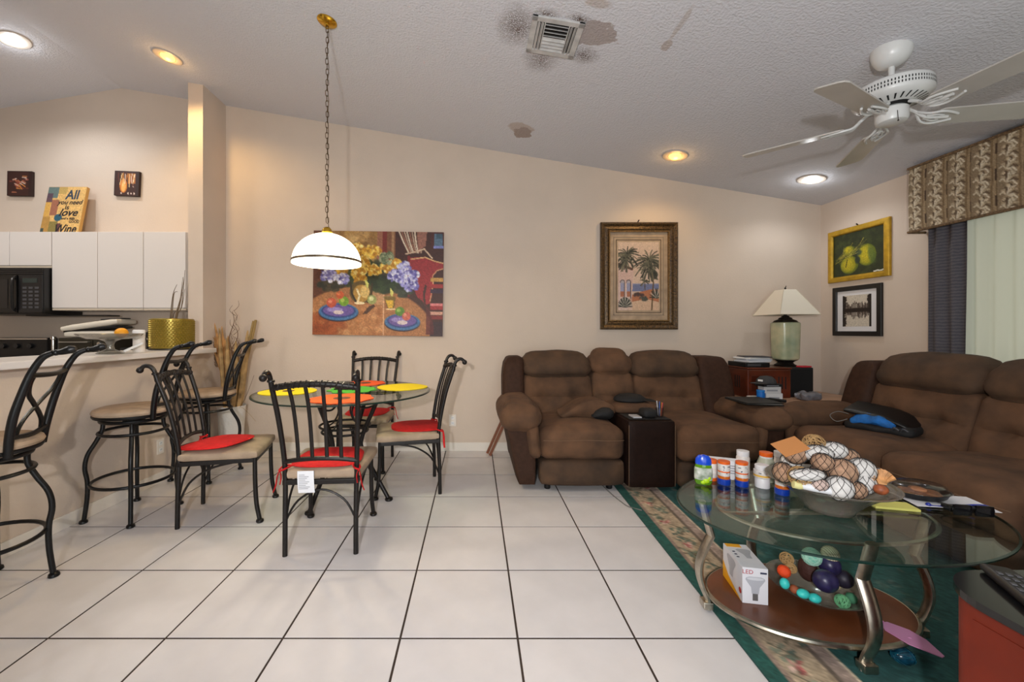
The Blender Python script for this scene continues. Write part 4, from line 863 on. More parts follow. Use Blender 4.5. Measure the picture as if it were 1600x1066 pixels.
# vase with dried grasses
vs_ = thing('floor_vase', 'white embossed floor vase holding dried grasses in the corner', 'vase', (-2.31, 3.92, 0))
MB().lathe([(.0, .0), (.095, .0), (.1, .01), (.105, .25), (.12, .47), (.125, .49), (.118, .49), (.105, .44), (.0, .4)], n=32).build('vase_body', mat('vase_white', (222, 218, 212), .5, bump=.5, bscale=45), vs_)
straw, straw2, bark = mat('straw', (190, 142, 88), .85, noise=.15, scale=20), mat('dry_leaf', (170, 138, 92), .8, noise=.2, scale=12), mat('willow', (104, 78, 56), .85)
def stem(pts, r, m, nm): MB().tube(pts, r, 7, smooth=5).build(nm, m, vs_)
for k in range(7):   # plume
    a = rng.normal(0, .04); stem([(-.03, .0, .42), (-.07 + a * .3, .02, .7), (-.13 + a, .03, .95), (-.20 + a * 2, .02, 1.12 + .03 * k)], [.006, .012, .022, .003], straw, 'plume')
for k in range(9): a = rng.uniform(-.12, .02); stem([(-.12 + a * .3, .02, .85), (-.19 + a, .0, 1.08), (-.24 + a * 1.6, -.02, 1.17 + .04 * (k % 3)), (-.30 + a * 1.5, -.03, 1.16 + .05 * (k % 4))], [.003, .002, .0015, .001], bark, 'plume_awn')
for x, y, w_, h_, lx in ((.0, -.04, .022, 1.13, -.02), (.05, .0, .03, 1.1, .04), (.1, -.03, .03, 1.2, .17), (.085, .03, .025, 1.16, .13), (.02, .03, .03, 1.0, .0), (.06, -.06, .032, .98, .08), (-.05, -.04, .02, 1.22, -.09)):
    stem([(x * .7, y, .40), (x, y, .6), (lx * .7 + x * .3, y, h_ * .8), (lx, y, h_)], [.008, w_ * .8, w_, .006], straw2, 'dry_blade')
for lx, h_ in ((.23, 1.30), (.21, 1.29)): stem([(.06, 0, .4), (.12, 0, .8), (lx - .03, 0, 1.15), (lx, 0, h_)], .012, mat('bamboo', (150, 122, 70), .6), 'bamboo_cane')
for k in range(3):
    pts = [(0, 0, .42)] + [(-.0 + .03 * k + .022 * math.sin(q * 1.5 + k), .02 * math.cos(q * 1.5), .5 + q * (.088 - .012 * k)) for q in range(1, 11)]; stem(pts, [.007, .006, .005, .002], bark, 'curly_twig')
fr_ = MB()
for k in range(70):
    q = rng.uniform(0, 1); bx_, bz_ = -.06 - .10 * q + rng.normal(0, .012), .78 + .32 * q; by_ = .02 + rng.normal(0, .015); dx_ = rng.uniform(-.075, .03)
    fr_.tube([(bx_, by_, bz_), (bx_ + dx_ * .5, by_ - .01, bz_ + .05), (bx_ + dx_, by_ - .015, bz_ + .06 + rng.uniform(-.02, .05))], [.0022, .0018, .0008], 4)
fr_.build('plume_strands', straw, vs_, kind='stuff')
for k in range(14):
    z0_ = .8 + .045 * k; a = k * 2.4; stem([(.02 + .02 * math.sin(z0_ * 16), .01, z0_), (.02 + .045 * math.cos(a), .01 + .02 * math.sin(a), z0_ + .05), (.02 + .04 * math.cos(a + .6), .01, z0_ + .10)], [.0025, .0018, .001], bark, 'curly_twig')
stem([(.05, -.05, .4), (.15, -.05, .55), (.24, -.05, .78)], [.003, .002, .0015], bark, 'thin_twig'); stem([(.05, -.06, .42), (.12, -.06, .48), (.2, -.06, .42), (.26, -.06, .35)], .0015, straw2, 'loose_straw')
# ------------------------------------------------------------------ rug
rug = thing('area_rug', 'teal rug with a beige floral border under the coffee table', 'rug', (1.0, 1.4, .0015), R(-2.3))
RW, RY0, RY1 = 1.85, -.33, 1.98
NU, NV = 190, 250
c = Canvas(NU, NV, (46, 88, 86)); x_ = c.u * RW; y_ = (1 - c.v) * (RY1 - RY0)
dl = x_
c.dabs(.5, .5, .6, .6, 150, .05, [(30, 74, 72), (44, 96, 92), (34, 88, 84)], .35)
for a, b, col in ((0, .072, (36, 84, 76)), (.072, .084, (150, 128, 114)), (.084, .238, (180, 160, 134)), (.238, .25, (112, 98, 86)), (.25, .30, (166, 146, 134)), (.30, .31, (206, 190, 166))): c.mix(((dl >= a) & (dl < b)).astype(float), col)
def spray(cu, cv, s, pal, al=.9):
    for k in range(7):
        a = rng.uniform(0, 6.28); r_ = s * rng.uniform(.2, 1); du, dv = r_ * math.cos(a) / RW, r_ * math.sin(a) / (RY1 - RY0)
        c.ell(cu + du, cv + dv, s * .34 / RW, s * .16 / (RY1 - RY0), pal[rng.integers(len(pal))], rng.uniform(0, 3), al, .3)
    c.ell(cu, cv, s * .3 / RW, s * .3 / (RY1 - RY0), pal[0], 0, al, .4)
rose, leaf = [(178, 100, 96), (206, 150, 140), (150, 76, 76), (222, 190, 176)], [(104, 116, 100), (80, 98, 88), (136, 142, 122), (120, 106, 86)]
for k in range(17):
    v_ = .03 + k * .06; uu = (.16 + .04 * math.sin(k * 2.2)) / RW
    c.line([(uu - .02, v_ - .03), (uu + .015, v_), (uu - .01, v_ + .03)], .003, (110, 104, 84)); spray(uu, v_, .055, leaf); spray(uu + .02 * math.sin(k * 1.7), v_ + .022, .042, rose if k % 2 else leaf)
for k in range(40): spray(rng.uniform(.22, .98), rng.uniform(.04, .3) if k < 22 else rng.uniform(.3, .96), .07, [(150, 140, 124), (120, 128, 114), (170, 128, 118), (84, 112, 104)], .5 if k < 22 else .22)
c.grain(.07); c.grain(.04, 3)
MB().box(0, RW, RY0, RY1, 0, .0075).build('rug_body', mat('rug_edge', (30, 70, 66), .95), rug, smooth=False)
c.mesh('rug_pile', lambda u, v: (RW * u, RY1 - (RY1 - RY0) * v, .0082), paint_mat('rug_wool', .95), rug)

# ------------------------------------------------------------------ reclining seats (local: x width, y depth from the front, z up)
def nz(p, s, a): return a * mnoise.noise(Vector((p.x * s, p.y * s, p.z * s)))
def lean(y_at0, slope):
    def f(p, q): p.y += (p.z - .5) * slope; return p
    return f
def back_unit(t, x0, x1, yb, head, body, tufts, slope=.30, z1=1.0, zh=.775):
    def fb(p, q):
        for tu in tufts:
            d2 = ((p.x - tu) ** 2 + ((p.z - .62) * .8) ** 2)
            if q.y < 0: p.y += .045 * math.exp(-d2 / .0022)
        if q.y < 0: p.y += .022 * math.exp(-((p.z - .62) / .022) ** 2) * (abs(q.x) < .95) + nz(p, 9, .008)
        p.y += (p.z - .45) * slope; return p
    MB().soft(x0 + .004, x1 - .004, yb, yb + .24, .40, zh + .03, .045, 16, .02, fb).build('back_cushion', body, t)
    def fh(p, q):
        p.y += (p.z - .45) * slope; p.z += nz(p, 7, .008) - .02 * q.x ** 4 * (q.z > 0)
        if q.y < 0: p.y += nz(p, 11, .008)
        return p
    MB().soft(x0, x1, yb - .035, yb + .20, zh, z1, .085, 12, .02, fh).build('headrest', head, t)
def seat_unit(t, x0, x1, body, foot, ztop=.475, ysh=0.0):
    def fs(p, q):
        p.z += .022 * (1 - q.x ** 2) * (q.z > 0) + nz(p, 6, .010); p.y += nz(p, 8, .008)
        if q.y < 0: p.y -= .025 * (1 - q.z ** 2) * (1 - q.x ** 4)
        return p
    MB().soft(x0 + .003, x1 - .003, -.01 + ysh, .66, .235, ztop, .06, 14, .01, fs).build('seat_cushion', body, t)
    MB().tube([(x0 + .02 + (x1 - x0 - .04) * k / 12, -.048 + ysh + .03 * (2 * k / 12 - 1) ** 4, .40 - .01 * abs(2 * k / 12 - 1)) for k in range(13)], .0022, 5).build('seam', mat('seam_thread', (112, 86, 64), .8), t)
    def ff(p, q): p.y += nz(p, 10, .008); return p
    MB().soft(x0 + .006, x1 - .006, .01 + ysh, .16, .045, .232, .025, 8, .012, ff).build('footrest_panel', foot, t)
def arm_unit(t, x0, x1, sgn, ln=.86, zt=.645, lo=.0):
    """sgn -1: the outer side is at x0"""
    def fa(p, q):
        p.x -= sgn * .085 * max(0, (.46 - p.z) / .42) * (q.x * sgn + 1) / 2
        return p
    MB().soft(x0 + .02, x1 - .012, .035, ln, .035, .50, .03, 8, .0, fa).build('arm_panel', leather_m, t)
    def fp(p, q):
        p.z += nz(p, 9, .014) - .035 * max(0, q.y) ** 2; p.y -= .012 * (1 - q.z ** 2) * (q.y < 0)
        if abs(q.y + .55) < .5: p.z -= .010 * math.exp(-((q.y + .72) / .1) ** 2)
        return p
    MB().soft(x0 - .015, x1 + .02, -.03, ln - .04, .445, zt, .09, 12, .02, fp).build('arm_pad', brown_m, t)
    xi = x1 if sgn < 0 else x0
    def fi(p, q): p.x -= sgn * -1 * 0; return p
    MB().soft(min(xi, xi + sgn * .085), max(xi, xi + sgn * .085), .0, .2, .25, .50, .035, 8, .01, lambda p, q: Vector((p.x - sgn * .03 * max(0, (.42 - p.z) / .2), p.y, p.z))).build('arm_front_roll', brown_m, t)
# loveseat with console
lv = thing('loveseat', 'brown suede reclining loveseat with a centre console against the back wall', 'sofa', (0, 3.05, 0))
arm_unit(lv, .215, .475, -1)
arm_unit(lv, 2.10, 2.345, 1, zt=.615)
seat_unit(lv, .485, 1.115, brown_m, brownd_m); seat_unit(lv, 1.495, 2.095, brown_m, brownd_m, .485, -.05)
back_unit(lv, .425, 1.045, .53, brownd_m, brown_m, (.60, .88)); back_unit(lv, 1.415, 2.02, .53, brownd_m, brown_m, (1.58, 1.86))
back_unit(lv, 1.05, 1.41, .52, brown_m, brown_m, (), .30, 1.02, .80)
def wing(t, x0, x1, sgn, yb=.50):
    def fw(p, q):
        p.y += (p.z - .45) * .28; p.x -= sgn * .05 * max(0, (p.z - .75) / .25) ** 2 * (1 if q.x * sgn > 0 else .2); return p
    MB().soft(x0, x1, yb, yb + .30, .42, .965, .05, 8, .0, fw).build('wing_panel', leather_m, t)
wing(lv, .245, .44, -1); wing(lv, 2.0, 2.29, 1)
MB().soft(.30, 2.28, .72, .93, .06, .78, .04, 6).build('rear_shell', leather_m, lv)
MB().soft(1.125, 1.485, -.015, .55, .035, .535, .028, 10, .0, lambda p, q: Vector((p.x, p.y + nz(p, 6, .006), p.z))).build('console_body', console_m, lv)
for s in (1.135, 1.475): MB().tube([(s, -.012 if z > .06 else -.01, z) for z in np.linspace(.05, .5, 10)], .0022, 5).build('seam', mat('seam_thread', (140, 110, 84), .8), lv)
MB().soft(1.13, 1.48, .24, .56, .53, .598, .03, 8, .01).build('console_lid', brown_m, lv)
MB().box(1.15, 1.46, .02, .23, .5355, .539, .001).build('console_tray', blackm_m, lv, smooth=False)
for x in (.55, 1.02, 1.6, 2.05):
    MB().lathe([(.02, 0), (.024, .006), (.024, .03), (.014, .036), (.014, .05)], (x, .09, .0098 if x > 1.1 else 0), 14).build('foot', black_m, lv)
for x in (.55, 2.05): MB().lathe([(.02, 0), (.024, .006), (.024, .03), (.014, .036), (.014, .07)], (x, .83, 0), 14).build('foot', black_m, lv)
# long sofa under the window
sf = thing('sofa', 'long brown suede reclining sofa under the window', 'sofa', (2.40, 3.385, 0), R(-90))
arm_unit(sf, .015, .255, -1, zt=.625); arm_unit(sf, 2.24, 2.48, 1, zt=.625)
for k in range(3):
    a = .265 + k * .655; seat_unit(sf, a, a + .65, brown_m, brownd_m, .485); back_unit(sf, a, a + .65, .50, brownd_m, brown_m, (a + .17, a + .47), .30, 1.03, .79)
wing(sf, .06, .28, -1, .47); wing(sf, 2.22, 2.44, 1, .47)
MB().soft(.1, 2.4, .74, .95, .06, .8, .04, 6).build('rear_shell', leather_m, sf)
for x in (.3, 1.25, 2.2):
    for y in (.1, .84): MB().lathe([(.02, 0), (.024, .006), (.024, .03), (.014, .036), (.014, .07)], (x, y, .0098 if y < .5 else 0), 14).build('foot', black_m, sf)
# things lying on the seats
o = thing('throw_cushion', 'floppy brown suede cushion slumped against the console of the loveseat', 'cushion', (.92, 3.42, .50))
def fc(p, q):
    t_ = (q.z + 1) / 2; p.z = .004 + .03 * max(0, q.x) + t_ * (.03 + .10 * max(0, 1 - (q.x - .1) ** 2) ** 1.2) + nz(p, 9, .012); p.y += .03 * q.x; return p
MB().soft(-.23, .23, -.12, .12, .045, .125, .035, 10, .01, fc).build('cushion_body', brown_m, o)
tag(MB().soft(.94, 1.10, 3.26, 3.36, .497, .575, .03, 6, .01, lambda p, q: Vector((p.x, p.y, p.z - .03 * max(0, -q.x) * (q.z > 0)))).build('black_pouch', blackm_m), 'black pouch on the loveseat under the slumped cushion', 'pouch')
o = thing('flat_cap', 'black flat cap lying on the loveseat console lid', 'hat', (1.30, 3.47, .606))
MB().lathe([(.0, 0), (.12, 0), (.135, .012), (.125, .035), (.09, .055), (.04, .064), (.0, .065)], n=28, sy=.8).build('crown', blackm_m, o)
MB().sheet(lambda u, v: (.07 + .13 * v, (-.09 + .18 * u) * (1 - .25 * v), .018 - .014 * v * v + .008 * (1 - (2 * u - 1) ** 2)), 8, 5, (0, 0, -.004)).build('peak', blackm_m, o)
tag(MB().box(1.19, 1.255, 3.10, 3.2, .5400, .550, .003).build('phone', mat('silver_phone', (196, 196, 200), .3), smooth=False), 'small silver phone on the console tray of the loveseat', 'phone')
tag(MB().soft(1.265, 1.375, 3.09, 3.21, .5395, .605, .025, 5).build('glasses_case', blackm_m), 'rounded black case on the console tray of the loveseat', 'case')
o = thing('pen_cup', 'clear cup of coloured pens on the console tray of the loveseat', 'cup', (1.42, 3.17, .5398))
MB().lathe([(.0, .002), (.026, .002), (.03, .07), (.028, .07), (.024, .005), (.0, .005)], n=20).build('cup_body', plasticbag_m, o)
for k, cc in enumerate(((200, 60, 90), (70, 110, 190), (220, 220, 220), (60, 60, 60), (190, 120, 60))):
    a = k * 1.25; MB().tube([(.01 * math.cos(a), .01 * math.sin(a), .006), (.022 * math.cos(a), .022 * math.sin(a), .105 + .006 * (k % 3))], .0035, 6).build('pen', mat('pen_%s' % 'abcde'[k], cc, .4), o)
o = thing('portfolio', 'black leather portfolio lying on the loveseat arm beside the end table', 'folder', (2.19, 3.24, .633), R(6)); o.rotation_euler = (R(2), R(3), R(6))
MB().box(-.15, .15, -.12, .13, 0, .010, .003).build('cover', mat('portfolio_black', (30, 30, 29), .5), o, smooth=False); rot_to(MB().box(-.15, .148, -.119, .129, .0, .008, .003), (0, 0, .014), 0, R(-2)).build('top_cover', mat('portfolio_black', (30, 30, 29), .5), o, smooth=False); MB().box(-.14, .14, -.114, .12, .0103, .0137).build('pages', mat('grey_pages', (150, 146, 140), .8), o, smooth=False)
o = thing('laptop_bag', 'black laptop bag gaping open with a blue cloth on the long sofa', 'bag', (2.80, 2.84, .50), R(-62)); o.scale = (.72, .8, .85)
MB().soft(-.24, .26, -.14, .14, 0, .085, .04, 9, .01, lambda p, q: Vector((p.x, p.y, p.z + nz(p, 9, .012)))).build('bag_body', blackm_m, o)
rot_to(MB().soft(-.25, .25, -.15, .15, 0, .035, .017, 8, .0, lambda p, q: Vector((p.x, p.y, p.z - .05 * max(0, q.x) ** 2))), (.0, .03, .135), R(10), R(6)).build('bag_flap', black_m, o)
MB().soft(-.19, .13, -.145, .10, .07, .135, .025, 10, .01, lambda p, q: Vector((p.x, p.y, p.z + nz(p, 16, .02) - .03 * q.x ** 2))).build('blue_cloth', mat('blue_cloth', (22, 96, 168), .8, noise=.2, scale=16), o)['label'] = 'bright blue cloth'
for k in range(2): MB().tube([(.12 + .06 * k, -.15, .05), (.14 + .06 * k, -.165, .075), (.17 + .06 * k, -.16, .06)], .008, 8, smooth=4).build('buckle', mat('buckle', (96, 98, 104), .25, metal=.6), o)
MB().tube([(-.22, -.1, .08), (-.3, -.12, .05), (-.36, -.1, .09), (-.33, -.02, .12), (-.25, 0, .11)], .003, 6, smooth=6).build('cable', mat('grey_cable', (120, 118, 114), .6), o)
# ------------------------------------------------------------------ corner end table and its things
et = thing('end_table', 'wooden end table in the corner between the two sofas', 'table', (2.9, 3.75, 0))
MB().box(2.385, 3.41, 3.43, 4.09, .565, .598, .005).build('table_top', lightwood_m, et, smooth=False, world=True)
for x in (2.42, 3.37):
    for y in (3.47, 4.05): MB().box(x - .03, x + .03, y - .03, y + .03, 0, .565, .004).build('leg', lightwood_m, et, smooth=False, world=True)
MB().box(2.41, 3.38, 3.45, 3.47, .48, .565).build('apron', lightwood_m, et, smooth=False, world=True)
st = thing('stereo_cabinet', 'reddish wooden stereo cabinet with slotted sides on the end table', 'stereo', (2.613, 3.82, .5985))
MB().box(-.193, .193, -.156, .16, 0, .255, .01).build('body', wood_m, st, smooth=False); MB().box(-.2, .2, -.163, .165, .256, .272, .006).build('top_board', wood_m, st, smooth=False)
for k in range(3):
    MB().box(-.1945, -.192, -.05 + k * .03, -.04 + k * .03, .08, .19).build('slot', blackm_m, st, smooth=False)
    MB().box(.08 + k * .03, .09 + k * .03, -.1575, -.155, .08, .19).build('slot', blackm_m, st, smooth=False)
MB().box(-.16, .05, -.160, -.155, .06, .2, .002).build('front_door', mat('dark_cherry', (78, 32, 18), .3, coat=.3), st, smooth=False)
o = thing('disc_player', 'flat black disc player on the stereo cabinet', 'player', (2.50, 3.80, .8712)); MB().box(-.085, .13, -.12, .14, 0, .04, .003).build('body', black_m, o, smooth=False); MB().box(-.07, .05, -.1215, -.1195, .01, .03).build('tray_front', mat('player_grey', (70, 70, 72), .3), o, smooth=False)
z_ = .9125
for k, (dx, dy, cc, lab) in enumerate(((.0, .0, (214, 214, 218), 'lowest white paper stack on the disc player'), (.02, .01, (196, 198, 206), 'bluish paper bundle in the middle of the stack by the lamp'), (-.01, .0, (224, 222, 220), 'upper white papers on the stack by the lamp'), (.01, -.01, (60, 60, 66), 'dark booklet topping the paper stack by the lamp'))):
    hh = (.016, .012, .014, .008)[k]; tag(rot_to(MB().box(-.11, .11, -.09, .09, 0, hh, .001), (2.56 + dx, 3.81 + dy, z_), 0, 0, R((8, -6, 14, -12)[k])).build('paper_stack' if k < 3 else 'booklet', mat('paper_%s' % 'abcd'[k], cc, .8, noise=.05, scale=200), smooth=False), lab, 'papers'); z_ += hh + .0004
sp_ = thing('speaker', 'black box speaker under the table lamp on the end table', 'speaker', (2.93, 3.86, .5985))
MB().box(-.115, .115, -.15, .17, 0, .268, .012).build('box', blackm_m, sp_, smooth=False); MB().box(-.1, .1, -.153, -.149, .015, .25, .003).build('grille', mat('grille_cloth', (12, 12, 12), .95), sp_, smooth=False)
tag(rot_to(MB().box(-.05, .05, -.03, .03, 0, .012, .002), (2.985, 3.745, .8672), 0, 0, R(10)).build('red_box', mat('red_card', (206, 40, 56), .6), smooth=False), 'flat red box on the speaker in front of the lamp', 'box')
lp = thing('table_lamp', 'cream ceramic table lamp with a square ivory shade in the corner', 'lamp', (2.91, 3.87, .8672))
MB().lathe([(.0, 0), (.07, 0), (.074, .012), (.062, .02), (.05, .034), (.064, .05), (.08, .058)], n=32, power=4).build('base', mat('lamp_black', (24, 20, 18), .35), lp)
crm = mat('crackle_glaze', (150, 164, 136), .22, noise=.02, scale=6, col2=(206, 198, 160), coat=.4)
MB().lathe([(.078, .058), (.088, .066), (.091, .08), (.097, .38), (.097, .40), (.09, .408)], n=48, power=4).build('lamp_body', crm, lp)
MB().lathe([(.09, .408), (.078, .425), (.05, .438), (.046, .45), (.03, .458), (.025, .47), (.012, .475), (.012, .51)], n=32, power=3).build('neck', MATS['lamp_black'], lp)
shz = .478
def shade(t0, t1): return [(s * t0, q * t0, shz) for s, q in ((-1, -1), (1, -1), (1, 1), (-1, 1))] + [(s * t1, q * t1, shz + .235) for s, q in ((-1, -1), (1, -1), (1, 1), (-1, 1))]
V1 = shade(.182, .058); V2 = shade(.178, .055)
lampshade = mat('shade_linen', (226, 218, 202), .9)
MB().add(V1 + V2, [(0, 1, 5, 4), (1, 2, 6, 5), (2, 3, 7, 6), (3, 0, 4, 7), (9, 8, 12, 13), (10, 9, 13, 14), (11, 10, 14, 15), (8, 11, 15, 12), (0, 8, 9, 1), (1, 9, 10, 2), (2, 10, 11, 3), (3, 11, 8, 0), (4, 5, 13, 12), (5, 6, 14, 13), (6, 7, 15, 14), (7, 4, 12, 15)]).build('lamp_shade', lampshade, lp, smooth=False)
sm = MB()
for i in range(4): sm.tube([V1[i], V1[4 + i]], .003, 5).tube([V1[i], V1[(i + 1) % 4]], .003, 5)
sm.build('shade_trim', mat('shade_trim', (206, 196, 176), .9), lp)
MB().tube([(0, 0, .5), (0, 0, .72)], .004, 6).tube([(-.058, 0, .70), (.058, 0, .70)], .002, 5).build('harp', MATS['lamp_black'], lp)
MB().sphere((0, 0, .728), .009, 10, 8).tube([(0, 0, .735), (.008, 0, .75)], .004, 6).build('finial', MATS['lamp_black'], lp)
for k, (x, y, z, w_, d_, h_, cc, nm, lab, cat_) in enumerate(((2.53, 3.52, .5985, .13, .08, .07, (214, 212, 212), 'medicine_box', 'lower white box of the stack on the end table', 'box'), (2.515, 3.525, .6690, .14, .08, .055, (202, 200, 200), 'medicine_box', 'upper white box of the stack on the end table', 'box'),
        (2.51, 3.53, .7245, .16, .11, .022, (22, 22, 24), 'black_book', 'black book on the white boxes of the end table', 'book'), (2.425, 3.60, .5985, .08, .05, .03, (222, 218, 214), 'soap_box', 'small flat white box at the edge of the end table', 'box'))):
    o = thing(nm, lab, cat_, (x, y, z), R(4 * k - 6)); MB().box(-w_ / 2, w_ / 2, -d_ / 2, d_ / 2, 0, h_, .002).build('body', mat(nm + 'ab'[k % 2], cc, .6), o, smooth=False)
    MB().box(-w_ * .35, w_ * .3, -d_ / 2 - .0006, -d_ / 2, h_ * .3, h_ * .55).build('print_block', mat('box_print', (150, 152, 158), .7), o, smooth=False)
o = thing('grey_cap', 'dark grey baseball cap on the black book of the end table', 'hat', (2.49, 3.53, .7468), R(200)); MB().lathe([(.07, 0), (.075, .01), (.068, .035), (.045, .058), (.0, .068)], n=24).build('crown', mat('cap_grey', (54, 54, 56), .85), o); MB().sheet(lambda u, v: (.06 + .08 * v, (-.06 + .12 * u) * (1 - .3 * v), .008), 6, 4, (0, 0, -.004)).build('peak', mat('cap_grey', (54, 54, 56), .85), o); MB().box(.066, .072, -.02, .02, .02, .036, .001).build('badge', white_m, o, smooth=False)
o = thing('blue_can', 'small bright blue can on the end table beside the white boxes', 'can', (2.435, 3.515, .5985)); MB().lathe([(0, 0), (.03, 0), (.031, .004), (.031, .08), (.0, .081)], n=24).build('can_body', mat('can_blue', (26, 110, 196), .4), o); MB().lathe([(.031, .081), (.032, .084), (.032, .096), (0, .097)], n=24).build('can_lid', mat('can_lid', (40, 128, 210), .4), o)
o = thing('shaver', 'black electric shaver lying on the end table before the boxes', 'shaver', (2.50, 3.455, .5985), R(-8)); MB().tube([(-.09, 0, .018), (-.03, 0, .02), (.04, .0, .016), (.09, -.01, .013)], [.016, .018, .014, .012], 10, smooth=4).build('handle', black_m, o); MB().tube([(-.09, 0, .018), (-.1, 0, .018)], .013, 10).build('head', mat('shaver_head', (80, 82, 86), .3, metal=.6), o)
tag(MB().soft(2.80, 2.97, 3.50, 3.64, .5985, .665, .03, 9, 0, lambda p, q: Vector((p.x + nz(p, 22, .02), p.y + nz(p, 25, .02), p.z + (nz(p, 30, .02) if q.z > -.9 else 0)))).build('plastic_bag', mat('crumpled_grey', (112, 112, 118), .3)), 'crumpled grey plastic bag on the end table before the speaker', 'bag')
# tray table folded behind the loveseat
o = thing('tray_table', 'folding wooden tray table tucked beside the loveseat', 'table', (.22, 3.92, 0))
for d in (0, .06): rot_to(MB().box(-.012, .012, -.01, .01, 0, .34, .002), (-.10 + d * .4, .10 - d * 1.2, .005), 0, R(24)).build('leg', mat('tray_wood', (128, 72, 42), .5), o, smooth=False)
rot_to(MB().box(-.01, .01, .02, .16, 0, .35, .003), (.035, 0, .30), 0, R(4)).build('tray', mat('tray_wood', (128, 72, 42), .5), o, smooth=False)
tag(MB().tube([(.98, 3.2, .006), (1.0, 3.0, .004), (1.02, 2.88, .004), (1.04, 2.80, .0045), (1.1, 2.72, .013)], .004, 6, smooth=6).build('power_cord', mat('grey_cable', (120, 118, 114), .6)), 'thin grey cord running from under the loveseat to the rug', 'cord')

# ------------------------------------------------------------------ valance, curtain, sheer
c = Canvas(520, 80, (150, 128, 98)); n_ = 22
for k in range(n_ + 1):
    u0 = (k + .3) / n_; hw = .36 / n_; c.rect(u0 - hw, u0 + hw, 0, 1, (134, 115, 90))
    for j in range(7):
        v0 = -.1 + j * .165 + (.08 if k % 2 else 0)
        for q in range(9):
            a = -2.6 + q * .42; ln = 1.15 - .08 * abs(q - 4)
            c.line([(u0, v0 + .08), (u0 + hw * .6 * math.cos(a) * ln, v0 + .05 + .07 * math.sin(a) * ln), (u0 + hw * 1.05 * math.cos(a) * ln, v0 + .09 + .12 * math.sin(a) * ln)], .0017, [(206, 192, 166), (176, 158, 130), (92, 74, 56), (216, 204, 180)][q % 4], .9)
        c.ell(u0 + hw * .2 * (-1) ** j, v0 + .13, hw * .45, .055, (150, 130, 104)); c.ell(u0 + hw * .2 * (-1) ** j, v0 + .13, hw * .3, .035, (90, 72, 54)); c.ell(u0 + hw * .2 * (-1) ** j - .002, v0 + .12, hw * .18, .022, (190, 172, 142))
    c.line([(u0 + hw * 1.25, 0), (u0 + hw * 1.15, .25), (u0 + hw * 1.3, .5), (u0 + hw * 1.15, .75), (u0 + hw * 1.25, 1)], .002, (120, 98, 70)); c.line([(u0 + hw * 1.7, 0), (u0 + hw * 1.7, 1)], .0012, (112, 92, 66))
    for j in range(3): c.rect(u0 - hw * 1.22, u0 - hw * 1.05, .1 + j * .33, .24 + j * .33, (72, 54, 40))
c.grain(.06)
VX_, VY0, VY1, VZ0, VZ1 = 3.32, .15, 3.158, 1.945, 2.44
vl = thing('valance', 'patterned tapestry window valance with acanthus scroll columns', 'valance', (3.39, 1.65, VZ0))
MB().box(VX_ + .004, XR - .002, VY0, VY1, VZ0 + .03, VZ1, .004).build('valance_box', mat('valance_lining', (124, 104, 80), .9), vl, smooth=False, world=True)
c.mesh('valance_front', lambda u, v: (VX_ + .002 - .006 * math.sin(v * PI), VY1 + (VY0 - VY1) * u, VZ1 - (VZ1 - VZ0) * v), paint_mat('tapestry', .9), vl, world=True, smooth=True)
wl = mat('welt_cord', (104, 82, 58), .9, noise=.3, scale=90)
for z in (VZ0 + .004, VZ1 - .006): MB().tube([(VX_ - .002, VY0, z), (VX_ - .002, VY1 + .004, z), (XR - .004, VY1 + .004, z)], .010, 8).build('welt_cord', wl, vl, world=True)
dk = mat('charcoal_drape', (78, 76, 82), .85); nt = dk.node_tree; wv = nt.nodes.new('ShaderNodeTexWave'); wv.bands_direction = 'Z'; wv.inputs['Scale'].default_value = 14; wv.inputs['Distortion'].default_value = 3; wv.inputs['Detail'].default_value = 4; wv.inputs['Detail Scale'].default_value = 3
tcn = nt.nodes.new('ShaderNodeTexCoord'); nt.links.new(tcn.outputs['Object'], wv.inputs['Vector']); rp = nt.nodes.new('ShaderNodeValToRGB'); rp.color_ramp.elements[0].color = lin((70, 68, 76)); rp.color_ramp.elements[1].color = lin((92, 88, 92)); nt.links.new(wv.outputs['Fac'], rp.inputs['Fac']); nt.links.new(rp.outputs['Color'], nt.nodes['Principled BSDF'].inputs['Base Color'])
def drape(y0, y1, xo, amp, waves): return lambda u, v: (xo + amp * math.sin(u * waves * 2 * PI + .4 * math.sin(v * 3)) * (.6 + .4 * v), y0 + (y1 - y0) * u + .015 * math.sin(v * 4 + u * 5) * v, 2.05 - 1.95 * v)
tag(MB().sheet(drape(3.085, 2.835, 3.388, .024, 2.6), 60, 24, (.003, 0, 0)).build('drape', dk), 'charcoal grey curtain panel at the end of the window', 'curtain')
shr = bpy.data.materials.new('sheer_voile'); shr.use_nodes = True; nt = shr.node_tree; nt.nodes.clear()
out = nt.nodes.new('ShaderNodeOutputMaterial'); d_ = nt.nodes.new('ShaderNodeBsdfDiffuse'); tl = nt.nodes.new('ShaderNodeBsdfTranslucent'); tp = nt.nodes.new('ShaderNodeBsdfTransparent')
d_.inputs[0].default_value = lin((226, 222, 204)); tl.inputs[0].default_value = lin((222, 220, 200)); m1 = nt.nodes.new('ShaderNodeMixShader'); m1.inputs[0].default_value = .55; m2 = nt.nodes.new('ShaderNodeMixShader'); m2.inputs[0].default_value = .12
nt.links.new(d_.outputs[0], m1.inputs[1]); nt.links.new(tl.outputs[0], m1.inputs[2]); nt.links.new(m1.outputs[0], m2.inputs[1]); nt.links.new(tp.outputs[0], m2.inputs[2]); nt.links.new(m2.outputs[0], out.inputs[0])
tag(MB().sheet(lambda u, v: (3.405 + .018 * math.sin(u * 150) + .008 * math.sin(u * 41 + v * 2), 2.87 - 2.6 * u, 2.06 - 1.96 * v), 260, 14).build('sheer_curtain', shr), 'pale sheer voile curtain across the bright window', 'curtain')
